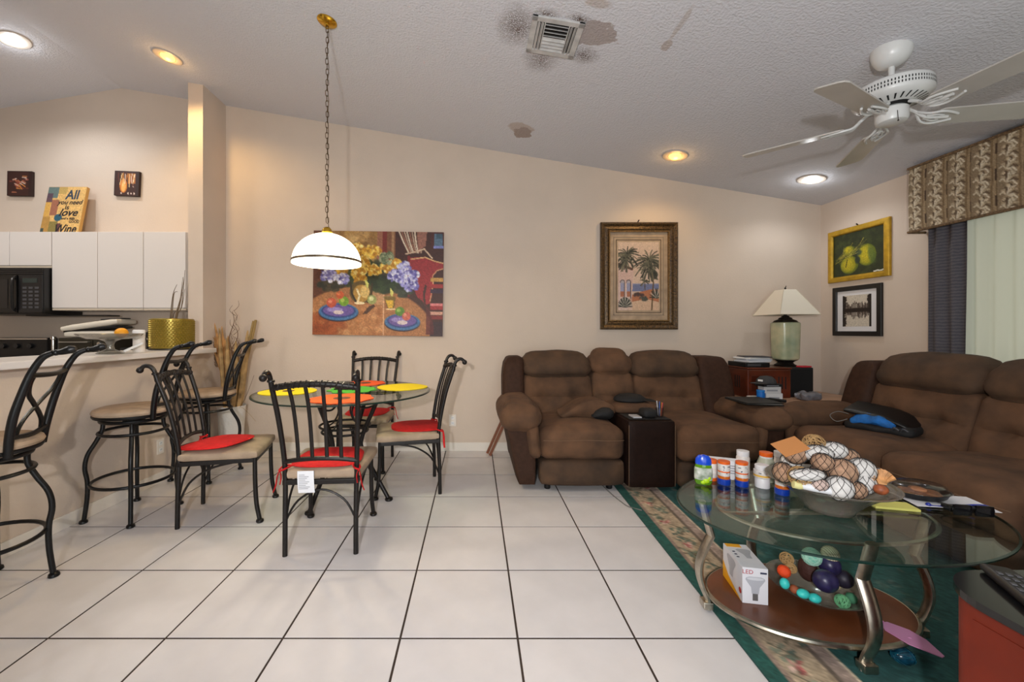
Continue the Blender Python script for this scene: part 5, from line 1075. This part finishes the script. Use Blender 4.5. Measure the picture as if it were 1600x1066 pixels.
# ------------------------------------------------------------------ coffee table
GZ = .475; TC = Vector((1.46, 1.705)); TA = R(7.7)
ctab = thing('coffee_table', 'oval glass coffee table with curved pewter legs and a wooden lower shelf', 'table', (TC.x, TC.y, .0098))
def ell_pts(cx, cy, a, b, ang, n=72): return [(cx + a * math.cos(t) * math.cos(ang) - b * math.sin(t) * math.sin(ang), cy + a * math.cos(t) * math.sin(ang) + b * math.sin(t) * math.cos(ang)) for t in np.linspace(0, 2 * PI, n, endpoint=False)]
MB().prism(ell_pts(TC.x, TC.y, .606, .428, TA), GZ - .010, GZ).build('glass_top', table_glass_m, ctab, world=True)
A, B = ell_pts(TC.x, TC.y, .606, .428, TA, 96), ell_pts(TC.x, TC.y, .6125, .4345, TA, 96); n = 96
V = [(x, y, GZ - .010) for x, y in A] + [(x, y, GZ - .007) for x, y in B] + [(x, y, GZ - .002) for x, y in B] + [(x, y, GZ) for x, y in A]
MB().add(V, [(r * n + k, r * n + (k + 1) % n, (r + 1) * n + (k + 1) % n, (r + 1) * n + k) for r in range(3) for k in range(n)]).build('glass_edge', edge_m, ctab, world=True)
MB().tube([(x, y, GZ - .019) for x, y in ell_pts(1.42, 1.70, .40, .27, R(3), 64)], .0085, 6, True, flat=.8).build('support_ring', pewter_m, ctab, world=True)
SC = Vector((1.38, 1.728)); SZ = .078
MB().prism(ell_pts(SC.x, SC.y, .375, .256, R(-4)), SZ - .02, SZ).build('lower_shelf', shelf_m, ctab, smooth=False, world=True)
MB().tube([(x, y, SZ - .010) for x, y in ell_pts(SC.x, SC.y, .377, .258, R(-4), 72)], .011, 8, True).build('shelf_band', pewter_m, ctab, world=True)
for fx_, fy_ in ((1.003, 1.775), (1.37, 1.448), (1.737, 1.62), (1.34, 1.955)):
    d = Vector((fx_ - SC.x, fy_ - SC.y)).normalized()
    lo = [(.006, .0098), (.004, .05), (.024, .10), (.036, .15), (.034, .20), (.016, .26), (-.012, .322)]; hi = [(-.012, .318), (.006, .385), (.022, .45), (.025, .463)]
    lg = MB().tube([(fx_ + d.x * q, fy_ + d.y * q, z) for q, z in lo], [.027, .022, .022, .024, .025, .025, .024], 10, smooth=4, flat=.6, up=(d.x, d.y, 0))
    lg.tube([(fx_ + d.x * q, fy_ + d.y * q, z) for q, z in hi], .0235, 10, flat=.62, up=(d.x, d.y, 0)).build('leg', pewter_m, ctab, world=True)
    MB().box(-.024, .024, -.02, .02, 0, .03, .004).xf(Matrix.Translation((fx_ + d.x * .006, fy_ + d.y * .006, .0098)) @ Matrix.Rotation(math.atan2(d.y, d.x) + PI / 2, 4, 'Z')).build('foot_block', pewter_m, ctab, smooth=False, world=True)
MB().box(1.03, 1.77, 1.685, 1.70, GZ - .03, GZ - .021).build('cross_bar', pewter_m, ctab, smooth=False, world=True)
def P(x, y, z=GZ): Y = (CAMZ - z) * FPX / (y - VY); return (x - VX) / FPX * Y, Y
def bottle(name, label, xy, parts, z=GZ + .0003, sy=1.0, rz=0, n=20):
    t = thing(name, label, 'bottle', (xy[0], xy[1], z), rz)
    for nm, prof, m in parts: MB().lathe(prof, n=n, sy=sy).build(nm, m, t)
    return t
lblm = mat('printed_label', (226, 222, 218), .5, noise=.0, scale=60, col2=(206, 196, 190))
orm, blm, wcap = mat('cap_orange', (226, 96, 20), .4), mat('bottle_blue', (14, 56, 160), .3), mat('cap_white', (226, 224, 226), .4)
amber = mat('bottle_amber', (196, 100, 30), .2)
stripe = mat('label_yellow', (226, 176, 60), .5); inkm = mat('label_ink', (50, 54, 80), .6)
def marks(t, r, z0, z1, seed):
    r0 = random.Random(seed)
    mb = MB()
    for k in range(10):
        a = R(-90) + r0.uniform(-1.1, 1.1); z = r0.uniform(z0, z1); w_ = r0.uniform(.1, .3)
        mb.add([((r + .0005) * math.cos(a + s * w_), (r + .0005) * math.sin(a + s * w_), z + q) for q in (0, .0035) for s in (-.5, 0, .5)], [(0, 1, 4, 3), (1, 2, 5, 4)])
    mb.build('label_print', inkm, t, smooth=False)
b = bottle('gel_bottle', 'green gel bottle with a rounded blue cap at the glass table edge', P(1099, 756), [('body', [(0, 0), (.032, 0), (.037, .01), (.038, .05), (.035, .085), (.033, .092), (0, .093)], glass_mat('green_gel', (190, 226, 110), 1.4, .05, .02, (120, 180, 40, .5))), ('cap', [(.034, .0925), (.035, .1), (.033, .118), (.022, .133), (0, .138)], mat('cap_blue', (20, 72, 200), .25))], sy=.55, rz=R(-12))
b.rotation_euler[2] = R(-20)
MB().lathe([(.0385, .022), (.0392, .03), (.0388, .07), (.037, .078)], n=20, sy=.56).build('label', mat('gel_label', (150, 176, 130), .4, col2=(226, 226, 220), noise=.3, scale=34), b)
MB().sphere((.008, -.019, .02), .012, 10, 8, (1.2, .5, 1)).sphere((.02, -.015, .032), .010, 10, 8, (1, .5, 1)).sphere((-.004, -.021, .012), .010, 10, 8, (1, .4, .8)).build('lime_print', mat('lime_print', (176, 214, 20), .4), b)
for k, (x, y, lab, nm) in enumerate(((1131, 756, 'pill bottle with orange top and blue base beside the gel bottle', 'pill_bottle'), (1159, 759, 'pill bottle with orange top and blue base beside the white jar', 'pill_bottle'), (1222, 772, 'orange and blue pill bottle half under the big glass bowl', 'pill_bottle'))):
    hgt = (.108, .112, .085)[k]
    b = bottle(nm, lab, P(x, y), [('cap', [(0, 0), (.027, 0), (.028, .004), (.028, .024), (.025, .027)], blm), ('amber_band', [(.0255, .027), (.0258, .03), (.0258, .04), (.0255, .041)], amber), ('label', [(.0255, .041), (.026, .043), (.026, hgt - .014), (.0255, hgt - .012)], lblm), ('top', [(.0258, hgt - .012), (.026, hgt - .01), (.026, hgt), (0, hgt + .001)], orm)])
    b['group'] = 'pill bottles on the glass table'; marks(b, .026, .05, hgt - .02, k); MB().lathe([(.0263, .058), (.0264, .06), (.0263, .064)], n=20).build('label_stripe', orm, b)
b = bottle('supplement_jar', 'white supplement jar with a yellow label band in front of the bowl', P(1191, 761), [('body', [(0, 0), (.029, 0), (.030, .004), (.030, .04), (.028, .044)], wcap), ('label', [(.030, .044), (.0345, .047), (.0345, .078), (.030, .081)], lblm), ('lid', [(.029, .081), (.03, .084), (.03, .1), (.027, .103), (0, .104)], wcap)]); marks(b, .0345, .065, .075, 9); MB().lathe([(.0347, .052), (.0348, .054), (.0347, .06)], n=20).build('label_stripe', stripe, b)
bottle('pill_bottle', 'pill bottle partly hidden behind the green gel bottle', P(1112, 750), [('body', [(0, 0), (.022, 0), (.023, .004), (.023, .016)], orm), ('label', [(.0225, .016), (.0228, .018), (.0228, .08), (.022, .083)], lblm), ('top', [(.0225, .083), (.023, .086), (.023, .1), (0, .101)], orm)])
bottle('pill_bottle', 'white capped bottle standing behind the second pill bottle', (1.318, 2.03), [('body', [(0, 0), (.028, 0), (.029, .004), (.029, .1), (.026, .108)], lblm), ('cap', [(.026, .108), (.027, .11), (.027, .132), (0, .134)], wcap)])
bottle('vitamin_bottle', 'grey-green bottle with orange cap behind the white jar', (1.40, 1.985), [('body', [(0, 0), (.03, 0), (.031, .004), (.031, .07), (.037, .085), (.03, .105), (.027, .112)], mat('sage_plastic', (170, 172, 152), .4)), ('neck', [(.026, .112), (.0265, .114), (.0265, .12)], wcap), ('cap', [(.027, .12), (.0275, .122), (.0275, .138), (0, .14)], orm)])
bottle('white_tub', 'small white tub behind the bowl next to the orange capped bottle', (1.50, 2.02), [('body', [(0, 0), (.03, 0), (.03, .1), (.028, .104)], lblm), ('lid', [(.028, .104), (.031, .106), (.031, .13), (0, .132)], wcap)])
o = thing('tissue_box', 'white carton with a teal end behind the pill bottles', 'box', (1.225, 2.035, GZ + .0003), R(-22)); MB().box(-.07, .07, -.03, .03, 0, .09, .002).build('carton', paper_m, o, smooth=False); MB().box(-.0708, -.0695, -.03, .03, 0, .09).build('end_flap', mat('teal_print', (40, 160, 150), .6), o, smooth=False)
for k in range(4): MB().box(-.03, .05, -.0306, -.03, .03 + k * .012, .034 + k * .012).build('print_line', mat('box_print', (150, 152, 158), .7), o, smooth=False)
bottle('drop_bottle', 'tiny bottle with a bright blue cap behind the scallop shell', (1.86, 1.90), [('body', [(0, 0), (.014, 0), (.014, .05), (.008, .058)], wcap), ('cap', [(.009, .058), (.010, .06), (.010, .085), (0, .087)], mat('cap_cyan', (40, 140, 200), .4))])
# ------------------------------------------------------------------ big glass bowl with a net of decorative balls
BC = Vector((1.425, 1.66, GZ + .0003))
bw = thing('glass_bowl', 'wide pressed glass bowl on the coffee table holding netted balls', 'bowl', BC)
MB().lathe([(0, 0), (.07, 0), (.078, .004), (.085, .02), (.12, .06), (.17, .1), (.21, .118), (.212, .121), (.205, .122), (.165, .106), (.115, .068), (.078, .026), (.07, .012), (0, .01)], n=56).build('bowl_body', frost_m, bw)
netm = mat('net_black', (26, 24, 24), .7); bag = thing('net_bag', 'black net bag around the white and tan balls in the bowl', 'bag', BC); bag.location.z += .02
def net(c, r, sc3=(1, 1, 1), n=9):
    mb = MB()
    for s in (-1, 1):
        for k in range(n):
            pts = []
            for q in range(15):
                th = .12 + (PI - .24) * q / 14; a = 2 * PI * k / n + s * q * .13; pts.append((c[0] + r * 1.02 * sc3[0] * math.sin(th) * math.cos(a), c[1] + r * 1.02 * sc3[1] * math.sin(th) * math.sin(a), c[2] + r * 1.02 * sc3[2] * math.cos(th)))
            mb.tube(pts, .0009, 3)
    mb.build('net', netm, bag, smooth=False, world=True)
def wicker(t, c, r, m, n=26, seed=0, th=.0028):
    r0 = random.Random(seed); mb = MB()
    for k in range(n):
        ax = Vector((r0.gauss(0, 1), r0.gauss(0, 1), r0.gauss(0, 1))).normalized(); u = ax.orthogonal().normalized(); v = ax.cross(u); off = r0.uniform(-.5, .5); rr = r * math.sqrt(1 - off * off)
        mb.tube([Vector(c) + ax * off * r + (u * math.cos(a) + v * math.sin(a)) * rr for a in np.linspace(0, 2 * PI, 16, endpoint=False)], th, 4, True)
    return mb
ballw, ballt, ballp = mat('ball_white', (220, 216, 212), .8, noise=.06, scale=30, bump=.3, bscale=60), mat('ball_tan', (172, 136, 110), .85, noise=.14, scale=40, bump=.4, bscale=70), mat('ball_pink', (206, 180, 170), .85, noise=.08, scale=40)
wickm = mat('wicker', (176, 140, 92), .8)
balls = [(1316, 737, 1.56, .047, (1, 1, 1), 'T', 'largest tan ball in front of the net in the bowl'), (1285, 722, 1.58, .036, (1, 1, .9), 'T', 'tan ball left of the largest one in the bowl'), (1277, 709, 1.63, .043, (1.3, 1, .75), 'W', 'white oval ball near the top of the bowl'),
         (1302, 704, 1.67, .042, (1.2, 1, .8), 'W', 'white ball at the crest of the bowl heap'), (1262, 742, 1.54, .040, (1.6, .8, .55), 'W', 'long white pod lying across the front of the heap'), (1346, 735, 1.60, .045, (1, 1, 1), 'W', 'white ball on the shell side of the heap'),
         (1311, 763, 1.52, .043, (1.05, 1, 1), 'W', 'white ball at the front rim of the bowl'), (1339, 766, 1.53, .031, (1, 1, 1), 'T', 'small tan ball at the front rim of the bowl'), (1279, 757, 1.53, .028, (1.1, 1, .85), 'P', 'small pinkish ball behind the rolled paper in the bowl'),
         (1243, 708, 1.66, .042, (1, 1, 1), 'T', 'tan ball under the cardboard tag in the bowl'), (1224, 738, 1.64, .038, (.9, 1, 1), 'T', 'tan ball at the bottle side of the bowl'), (1325, 716, 1.66, .038, (1, 1, 1), 'T', 'tan ball behind the largest one in the bowl'),
         (1350, 756, 1.58, .038, (1, 1, 1), 'W', 'white ball low beside the small tan one in the bowl'), (1298, 740, 1.68, .06, (1.2, 1, .8), 'P', 'pale ball buried in the middle of the heap'), (1236, 720, 1.72, .036, (1, 1, 1), 'W', 'white ball at the back left of the heap')]
for x, y, Y, r, s3, kind, lab in balls:
    c_ = Vector(((x - VX) / FPX * Y, Y, CAMZ - (y - VY) / FPX * Y)); bm_ = {'T': ballt, 'W': ballw, 'P': ballp}[kind]
    o = MB().sphere((0, 0, 0), r, 20, 14, s3, lambda p: .04 * mnoise.noise(p * 2.2)).build('decorative_ball', bm_); o.location = c_; tag(o, lab, 'ball', 'decorative balls in the glass bowl'); net(c_, r * 1.03, s3)
for x, y, Y, r, lab in ((1272, 694, 1.70, .040, 'wicker ball on top of the heap in the bowl'), (1250, 745, 1.56, .038, 'wicker ball low at the bottle side of the bowl')):
    o = wicker(None, (0, 0, 0), r, wickm, 26, x, .0013).build('wicker_ball', wickm); o.location = ((x - VX) / FPX * Y, Y, CAMZ - (y - VY) / FPX * Y); tag(o, lab, 'ball', 'wicker balls in the glass bowl')
tg_ = rot_to(MB().box(-.055, .055, -.035, .035, 0, .002), (1.222, 1.60, .748), R(30), R(-14), R(8)).build('paper_tag', mat('kraft_card', (186, 124, 70), .8), bag, smooth=False, world=True); tg_['label'] = 'brown cardboard tag'
o = thing('rolled_paper', 'white rolled paper with a yellow end on the bowl rim', 'paper', (1.275, 1.525, .598), R(-16)); rot_to(MB().lathe([(.013, -.06), (.015, -.02), (.014, .07), (0, .07)], n=14), (0, 0, .015), 0, R(97)).build('roll', paper_m, o); rot_to(MB().lathe([(.012, 0), (.015, .012), (.014, .03), (0, .031)], n=14), (-.055, 0, .020), 0, R(-83)).build('yellow_end', mat('pale_yellow', (222, 214, 150), .7), o)
# scallop shell and nut
o = thing('scallop_shell', 'orange scallop shell leaning on the rim of the glass bowl', 'shell', (1.548, 1.552, .622), R(10))
def shell(u, v):
    a = R(-75) + R(150) * u; r_ = .055 * v * (1 + .05 * math.cos(u * PI * 18)); return (r_ * math.sin(a), .012 * math.sin(v * PI) + .003 * math.cos(u * PI * 18) * v, r_ * math.cos(a) * 1.05 - .005)
rot_to(MB().sheet(shell, 54, 8, (0, .003, 0)), (0, 0, .0), R(-25)).build('shell_fan', mat('shell_orange', (206, 150, 96), .6, noise=.15, scale=40), o)
tag(MB().sphere((1.50, 1.525, .610), .021, 14, 10, (1.1, 1, .9), lambda p: .06 * mnoise.noise(p * 3)).build('dried_nut', mat('nut_brown', (156, 84, 50), .5, noise=.2, scale=50)), 'small brown dried nut beside the scallop shell in the bowl', 'nut')
# cookies, napkin, notes, glasses
pt = P(1444, 776)
tag(rot_to(MB().sheet(lambda u, v: (-.14 + .28 * u, -.075 + .15 * v, .003 + .002 * math.sin(u * 5 + v * 3)), 12, 8, (0, 0, -.0015)), (1.965, 1.735, GZ + .0012), 0, 0, R(-12)).build('napkin', paper_m), 'white paper napkin under the cookie dish', 'napkin')
ck = thing('cookie_dish', 'black oval dish of cookies under a clear plastic lid', 'dish', (1.925, 1.79, GZ + .0068))
MB().lathe([(0, 0), (.085, 0), (.095, .008), (.104, .026), (.108, .028), (.1, .026), (.09, .01), (0, .006)], n=40, sy=.8).build('dish', black_m, ck)
MB().lathe([(.112, .028), (.112, .032), (.1, .034), (.092, .05), (.08, .055), (0, .057)], n=40, sy=.8).build('lid', plasticbag_m, ck)
for k in range(7):
    a = k * 2 * PI / 6; r_ = .052 if k < 6 else 0
    MB().lathe([(0, 0), (.026, 0), (.028, .005), (.024, .011), (0, .013)], (r_ * math.cos(a), r_ * .75 * math.sin(a), .009 + (.012 if k == 6 else .004 * (k % 2))), 16).build('cookie', mat('cookie', (188, 126, 80), .85, noise=.2, scale=60), ck)
o = thing('sticky_notes', 'pale yellow sticky note pad hanging off the bowl side of the glass', 'note pad', (1.69, 1.70, GZ + .0003), R(-14)); MB().box(-.055, .095, -.038, .038, 0, .009, .0008).build('pad', mat('note_yellow', (226, 222, 120), .8), o, smooth=False); rot_to(MB().add([(-.04, -.038, 0), (0, -.038, 0), (0, .038, 0), (-.04, .02, 0)], [(0, 1, 2, 3)]), (-.055, 0, .0085), 0, R(10)).build('lifted_sheet', mat('note_light', (232, 228, 140), .8), o, smooth=False)
o = thing('sunglasses', 'folded black sunglasses with a blue tip on the coffee table', 'glasses', (1.93, 1.60, GZ + .0003), R(-10))
for s in (-1, 1): MB().soft(s * .036 - .03, s * .036 + .03, -.008, .004, .004, .046, .005, 4).build('lens', mat('dark_lens', (14, 14, 18), .08), o)
MB().tube([(-.008, -.003, .034), (0, -.006, .037), (.008, -.003, .034)], .003, 6).build('bridge', black_m, o)
MB().tube([(-.066, 0, .036), (-.066, .05, .03), (.02, .06, .006), (.05, .062, .004)], .0035, 6, smooth=4).build('temple', black_m, o); MB().tube([(.066, 0, .036), (.066, .05, .03), (-.04, .075, .006), (-.08, .08, .006)], .0035, 6, smooth=4).sphere((-.085, .08, .008), .009, 8, 6).build('temple', mat('blue_tip', (30, 50, 150), .4), o)
o = thing('remote_control', 'black remote control lying behind the sunglasses on the glass', 'remote', (1.90, 1.685 - .03, GZ + .0003), R(-8)); MB().box(-.005, .15, -.012, .03, 0, .018, .005).build('body', black_m, o, smooth=False)
for k in range(6): MB().box(.01 + k * .022, .022 + k * .022, 0, .012, .018, .020, .001).build('button', mat('button_grey', (74, 74, 78), .5), o, smooth=False)
# ------------------------------------------------------------------ on the lower shelf
lb = thing('bulb_box', 'white and orange LED flood bulb carton on the lower shelf', 'box', (1.165, 1.785, SZ + .0004), R(-10.6)); bx0, bx1, by0, by1, bh = -.0475, .0475, -.098, .098, .147
MB().box(bx0, bx1, by0, by1, 0, bh, .0012).build('carton', mat('carton_white', (222, 220, 226), .5), lb, smooth=False)
orp = mat('carton_orange', (236, 166, 20), .5); gp_, gp2 = mat('bulb_print', (176, 176, 184), .5), mat('bulb_print_light', (206, 206, 212), .5)
MB().add([(bx0 - .0006, by0 + .01, 0), (bx0 - .0006, by1, 0), (bx0 - .0006, by1, .075), (bx0 - .0006, by1 - .06, .035)], [(0, 1, 2, 3)]).build('orange_print', orp, lb, smooth=False)
MB().box(bx0 + .004, bx1 - .03, by1 - .03, by1 - .002, bh, bh + .0006).build('orange_print', orp, lb, smooth=False)
def flood(mb, s, put):
    prof = [(.0, .040), (.022, .039), (.034, .034), (.037, .027), (.030, .016), (.016, -.004), (.013, -.03), (.0, -.03)]
    pts = [(r, z) for r, z in prof[1:-1]]; poly = [(-r, z) for r, z in reversed(pts)] + [(r, z) for r, z in pts]
    return mb.add([put(x * s, z * s) for x, z in poly], [tuple(range(len(poly)))])
fy = by0 - .0007
flood(MB(), 1.0, lambda x, z: (x, fy, .072 + z)).build('bulb_picture', gp_, lb, smooth=False)
MB().add([((.032 * math.cos(a)), fy - .0003, .103 + .006 * math.sin(a)) for a in np.linspace(0, 2 * PI, 20, endpoint=False)], [tuple(range(20))]).build('bulb_picture', gp2, lb, smooth=False)
MB().box(-.010, .010, fy, fy + .0003, .014, .042).build('bulb_thread', mat('thread_print', (96, 92, 92), .5), lb, smooth=False)
flood(MB(), 1.2, lambda x, z: (bx0 - .0008, .01 + x, .085 + z)).build('bulb_picture', gp_, lb, smooth=False); flood(MB(), .8, lambda x, z: (.012 + x, .01 + z * 1.4, bh + .0008)).build('bulb_picture', gp_, lb, smooth=False)
MB().add([(bx0 - .001, by0 + .02 + .012 * math.cos(a), .04 + .012 * math.sin(a)) for a in np.linspace(0, 2 * PI, 16, endpoint=False)], [tuple(range(16))]).build('red_badge', mat('badge_red', (190, 50, 36), .5), lb, smooth=False)
text('LED', .024, mat('led_red', (176, 50, 60), .6), lb, (-.028, fy - .0004, .122), (R(90), 0, 0), .0002); MB().box(.018, .042, fy - .0006, fy, .125, .132).build('brand_mark', inkm, lb, smooth=False)
for k in range(3): MB().box(-.036, -.026, -.02 + k * .022, -.012 + k * .022, bh, bh + .0007).build('print_mark', inkm, lb, smooth=False)
DC = Vector((1.435, 1.735, SZ + .0004))
ds = thing('glass_dish', 'glass dish of coloured stones and balls on the lower shelf', 'dish', DC)
MB().lathe([(0, 0), (.07, 0), (.08, .004), (.13, .03), (.175, .058), (.178, .062), (.17, .061), (.125, .038), (.078, .012), (0, .01)], n=48).build('dish_body', frost_m, ds)
def dball(x, y, Y, r, m, nm, lab, cat_, s3=(1, 1, 1), wk=0):
    c_ = Vector(((x - VX) / FPX * Y, Y, CAMZ - (y - VY) / FPX * Y))
    o = (wicker(None, (0, 0, 0), r, m, wk, x, .0014) if wk else MB().sphere((0, 0, 0), r, 18, 12, s3, lambda p: .03 * mnoise.noise(p * 2.5))).build(nm, m); o.location = c_; tag(o, lab, cat_, 'things in the glass dish on the lower shelf')
teal, mint, purp = mat('turquoise', (54, 196, 190), .45), mat('mint_string', (120, 190, 170), .8), mat('dark_purple', (44, 38, 78), .35, noise=.2, scale=30)
dball(1226, 912, 1.66, .019, teal, 'turquoise_egg', 'turquoise egg beside the orange ball in the lower dish', 'egg', (.9, .9, 1.1)); dball(1255, 928, 1.625, .021, teal, 'turquoise_egg', 'turquoise egg in the middle of the lower dish front', 'egg', (1.1, .9, .8)); dball(1273, 935, 1.62, .021, teal, 'turquoise_egg', 'turquoise egg nearest the green string ball', 'egg', (1.1, .9, .8))
dball(1225, 893, 1.70, .024, mat('orange_ball', (226, 70, 20), .7, bump=.4, bscale=90), 'orange_ball', 'bright orange ball at the carton side of the lower dish', 'ball'); dball(1229, 873, 1.76, .025, wickm, 'wicker_ball', 'tan wicker ball above the orange ball in the lower dish', 'ball', wk=26); dball(1236, 888, 1.73, .02, wickm, 'wicker_ball', 'small wicker ball behind the orange ball', 'ball', wk=22)
dball(1241, 921, 1.65, .016, mat('rust_stone', (150, 76, 44), .7), 'rust_stone', 'rust brown stone between the turquoise eggs', 'stone'); dball(1290, 908, 1.66, .045, purp, 'purple_stone', 'big dark purple stone in the lower dish', 'stone', (1, .9, .95)); dball(1296, 883, 1.72, .04, purp, 'purple_stone', 'dark purple stone behind the biggest one', 'stone'); dball(1318, 905, 1.70, .034, mat('dark_plum', (40, 34, 52), .5), 'plum_ball', 'dark plum ball by the table leg in the lower dish', 'ball'); dball(1262, 890, 1.76, .04, mat('dark_pod', (70, 36, 28), .7, bump=.5, bscale=60), 'seed_pod', 'dark reddish seed pod at the back of the lower dish', 'pod', (.8, 1, 1.2))
dball(1268, 870, 1.74, .034, mint, 'string_ball', 'mint string ball high in the lower dish', 'ball'); o_ = wicker(None, (0, 0, 0), .0345, mint, 30, 4, .0016).build('string_wrap', mat('mint_light', (170, 214, 196), .8)); o_.parent = [q for q in C.objects if q.name == 'string_ball'][0]
dball(1297, 866, 1.72, .032, mat('cream_ball', (214, 206, 178), .7), 'striped_ball', 'cream ball with dark stripes high in the lower dish', 'ball'); par = [q for q in C.objects if q.name == 'striped_ball'][0]
st_ = MB()
for k in range(7): z = -.022 + k * .0075; rr = math.sqrt(.0322 ** 2 - z * z); st_.tube([(rr * math.cos(a), rr * math.sin(a), z) for a in np.linspace(0, 2 * PI, 20, endpoint=False)], .0009, 4, True)
st_.xf(Matrix.Rotation(R(70), 4, 'Y')).build('stripes', mat('stripe_brown', (110, 90, 60), .8), par)
dball(1316, 940, 1.62, .024, mat('green_string', (110, 180, 130), .8), 'green_string_ball', 'pale green string ball at the front of the lower dish', 'ball', wk=28); dball(1330, 935, 1.65, .02, mat('green_string_dark', (70, 130, 96), .8), 'green_string_ball', 'darker green ball half behind the near table leg', 'ball')
# fly swatter and stone on the rug
fw_ = thing('fly_swatter', 'pink plastic fly swatter hanging over the shelf edge', 'fly swatter', (1.575, 1.51, SZ + .0006), 0)
pk = mat('pink_plastic', (206, 140, 184), .5)
poly = [(-.025, .068), (.004, .072), (.045, .03), (.055, -.02), (.035, -.095), (.022, -.1), (-.03, -.04), (-.045, .03)]
MB().prism(poly, 0, .003).build('paddle', pk, fw_, smooth=False); MB().tube([(-.012, .07, .003), (-.018, .11, .004), (-.03, .20, .005)], .004, 8).build('handle', pk, fw_); MB().sphere((.005, -.01, .003), .006, 10, 6, (1, 1, .5)).build('paddle_knob', pk, fw_)
o = MB().sphere((0, 0, 0), .03, 18, 12, (1.25, 1, .85), lambda p: .06 * mnoise.noise(p * 3)).build('blue_stone', mat('teal_stone', (14, 58, 78), .25, noise=.4, scale=30)); o.location = (1.53, 1.475, .035); tag(o, 'dark teal glass stone lying on the rug below the fly swatter', 'stone')
wicker(None, (0, 0, 0), .0305, None, 9, 3, .0012).xf(Matrix.Diagonal((1.22, 1, .84, 1))).build('stone_ridge', mat('teal_light', (24, 92, 112), .3), o)
# ------------------------------------------------------------------ red cabinet in the corner of the picture
rc = thing('red_cabinet', 'reddish wooden cabinet with a curved black glass top at the picture corner', 'cabinet', (1.45, .68, 0))
def rounded(x0, x1, y0, y1, r, n=10):
    pts = []
    for cx, cy, a0 in ((x1 - r, y1 - r, 0), (x0 + r, y1 - r, 90), (x0 + r, y0 + r, 180), (x1 - r, y0 + r, 270)):
        for k in range(n + 1): a = R(a0 + 90 * k / n); pts.append((cx + r * math.cos(a), cy + r * math.sin(a)))
    return pts
MB().prism(rounded(1.135, 1.78, .38, .985, .03), .02, .575).build('body', redwood_m, rc, smooth=False, world=True)
MB().prism(rounded(1.105, 1.81, .35, 1.03, .14), .583, .600).build('top_glass', mat('black_glass', (18, 18, 19), .12), rc, smooth=False, world=True)
MB().prism(rounded(1.125, 1.79, .37, 1.0, .08), .575, .5828).build('under_trim', mat('pale_trim', (196, 176, 156), .5), rc, smooth=False, world=True)
MB().prism(rounded(1.16, 1.75, .41, .96, .03), 0, .02).build('plinth', blackm_m, rc, smooth=False, world=True)
MB().box(1.1335, 1.1352, .42, .94, .06, .54).build('side_panel', redwood_m, rc, smooth=False, world=True)
o = thing('remote_control', 'long black remote control on the black glass of the red cabinet', 'remote', (1.235, .93, .6005), R(-28)); MB().soft(-.03, .03, -.1, .1, 0, .022, .011, 5).build('body', black_m, o)
for r_ in range(6):
    for q in range(3): MB().box(-.02 + q * .015, -.011 + q * .015, -.08 + r_ * .024, -.068 + r_ * .024, .0215, .0238, .001).build('button', mat('button_grey', (74, 74, 78), .5), o, smooth=False)
o = thing('game_controller', 'black gadget with blue buttons on the red cabinet', 'controller', (1.31, .82, .6005), R(-35)); MB().soft(-.05, .05, -.13, .12, 0, .035, .016, 6).build('body', mat('black_gloss', (12, 12, 13), .12), o)
for k in range(3): MB().box(-.03, .0 + .012 * k, -.04 + k * .03, -.02 + k * .03, .0345, .0365, .001).build('blue_button', mat('blue_led', (30, 60, 200), .4, emit=(30, 60, 220), estr=.6), o, smooth=False)
tag(rot_to(MB().soft(-.06, .06, -.045, .045, 0, .03, .014, 5), (1.40, .97, .6005), 0, 0, R(20)).build('wallet', mat('wallet_black', (26, 26, 28), .5)), 'black wallet behind the remote on the red cabinet', 'wallet')
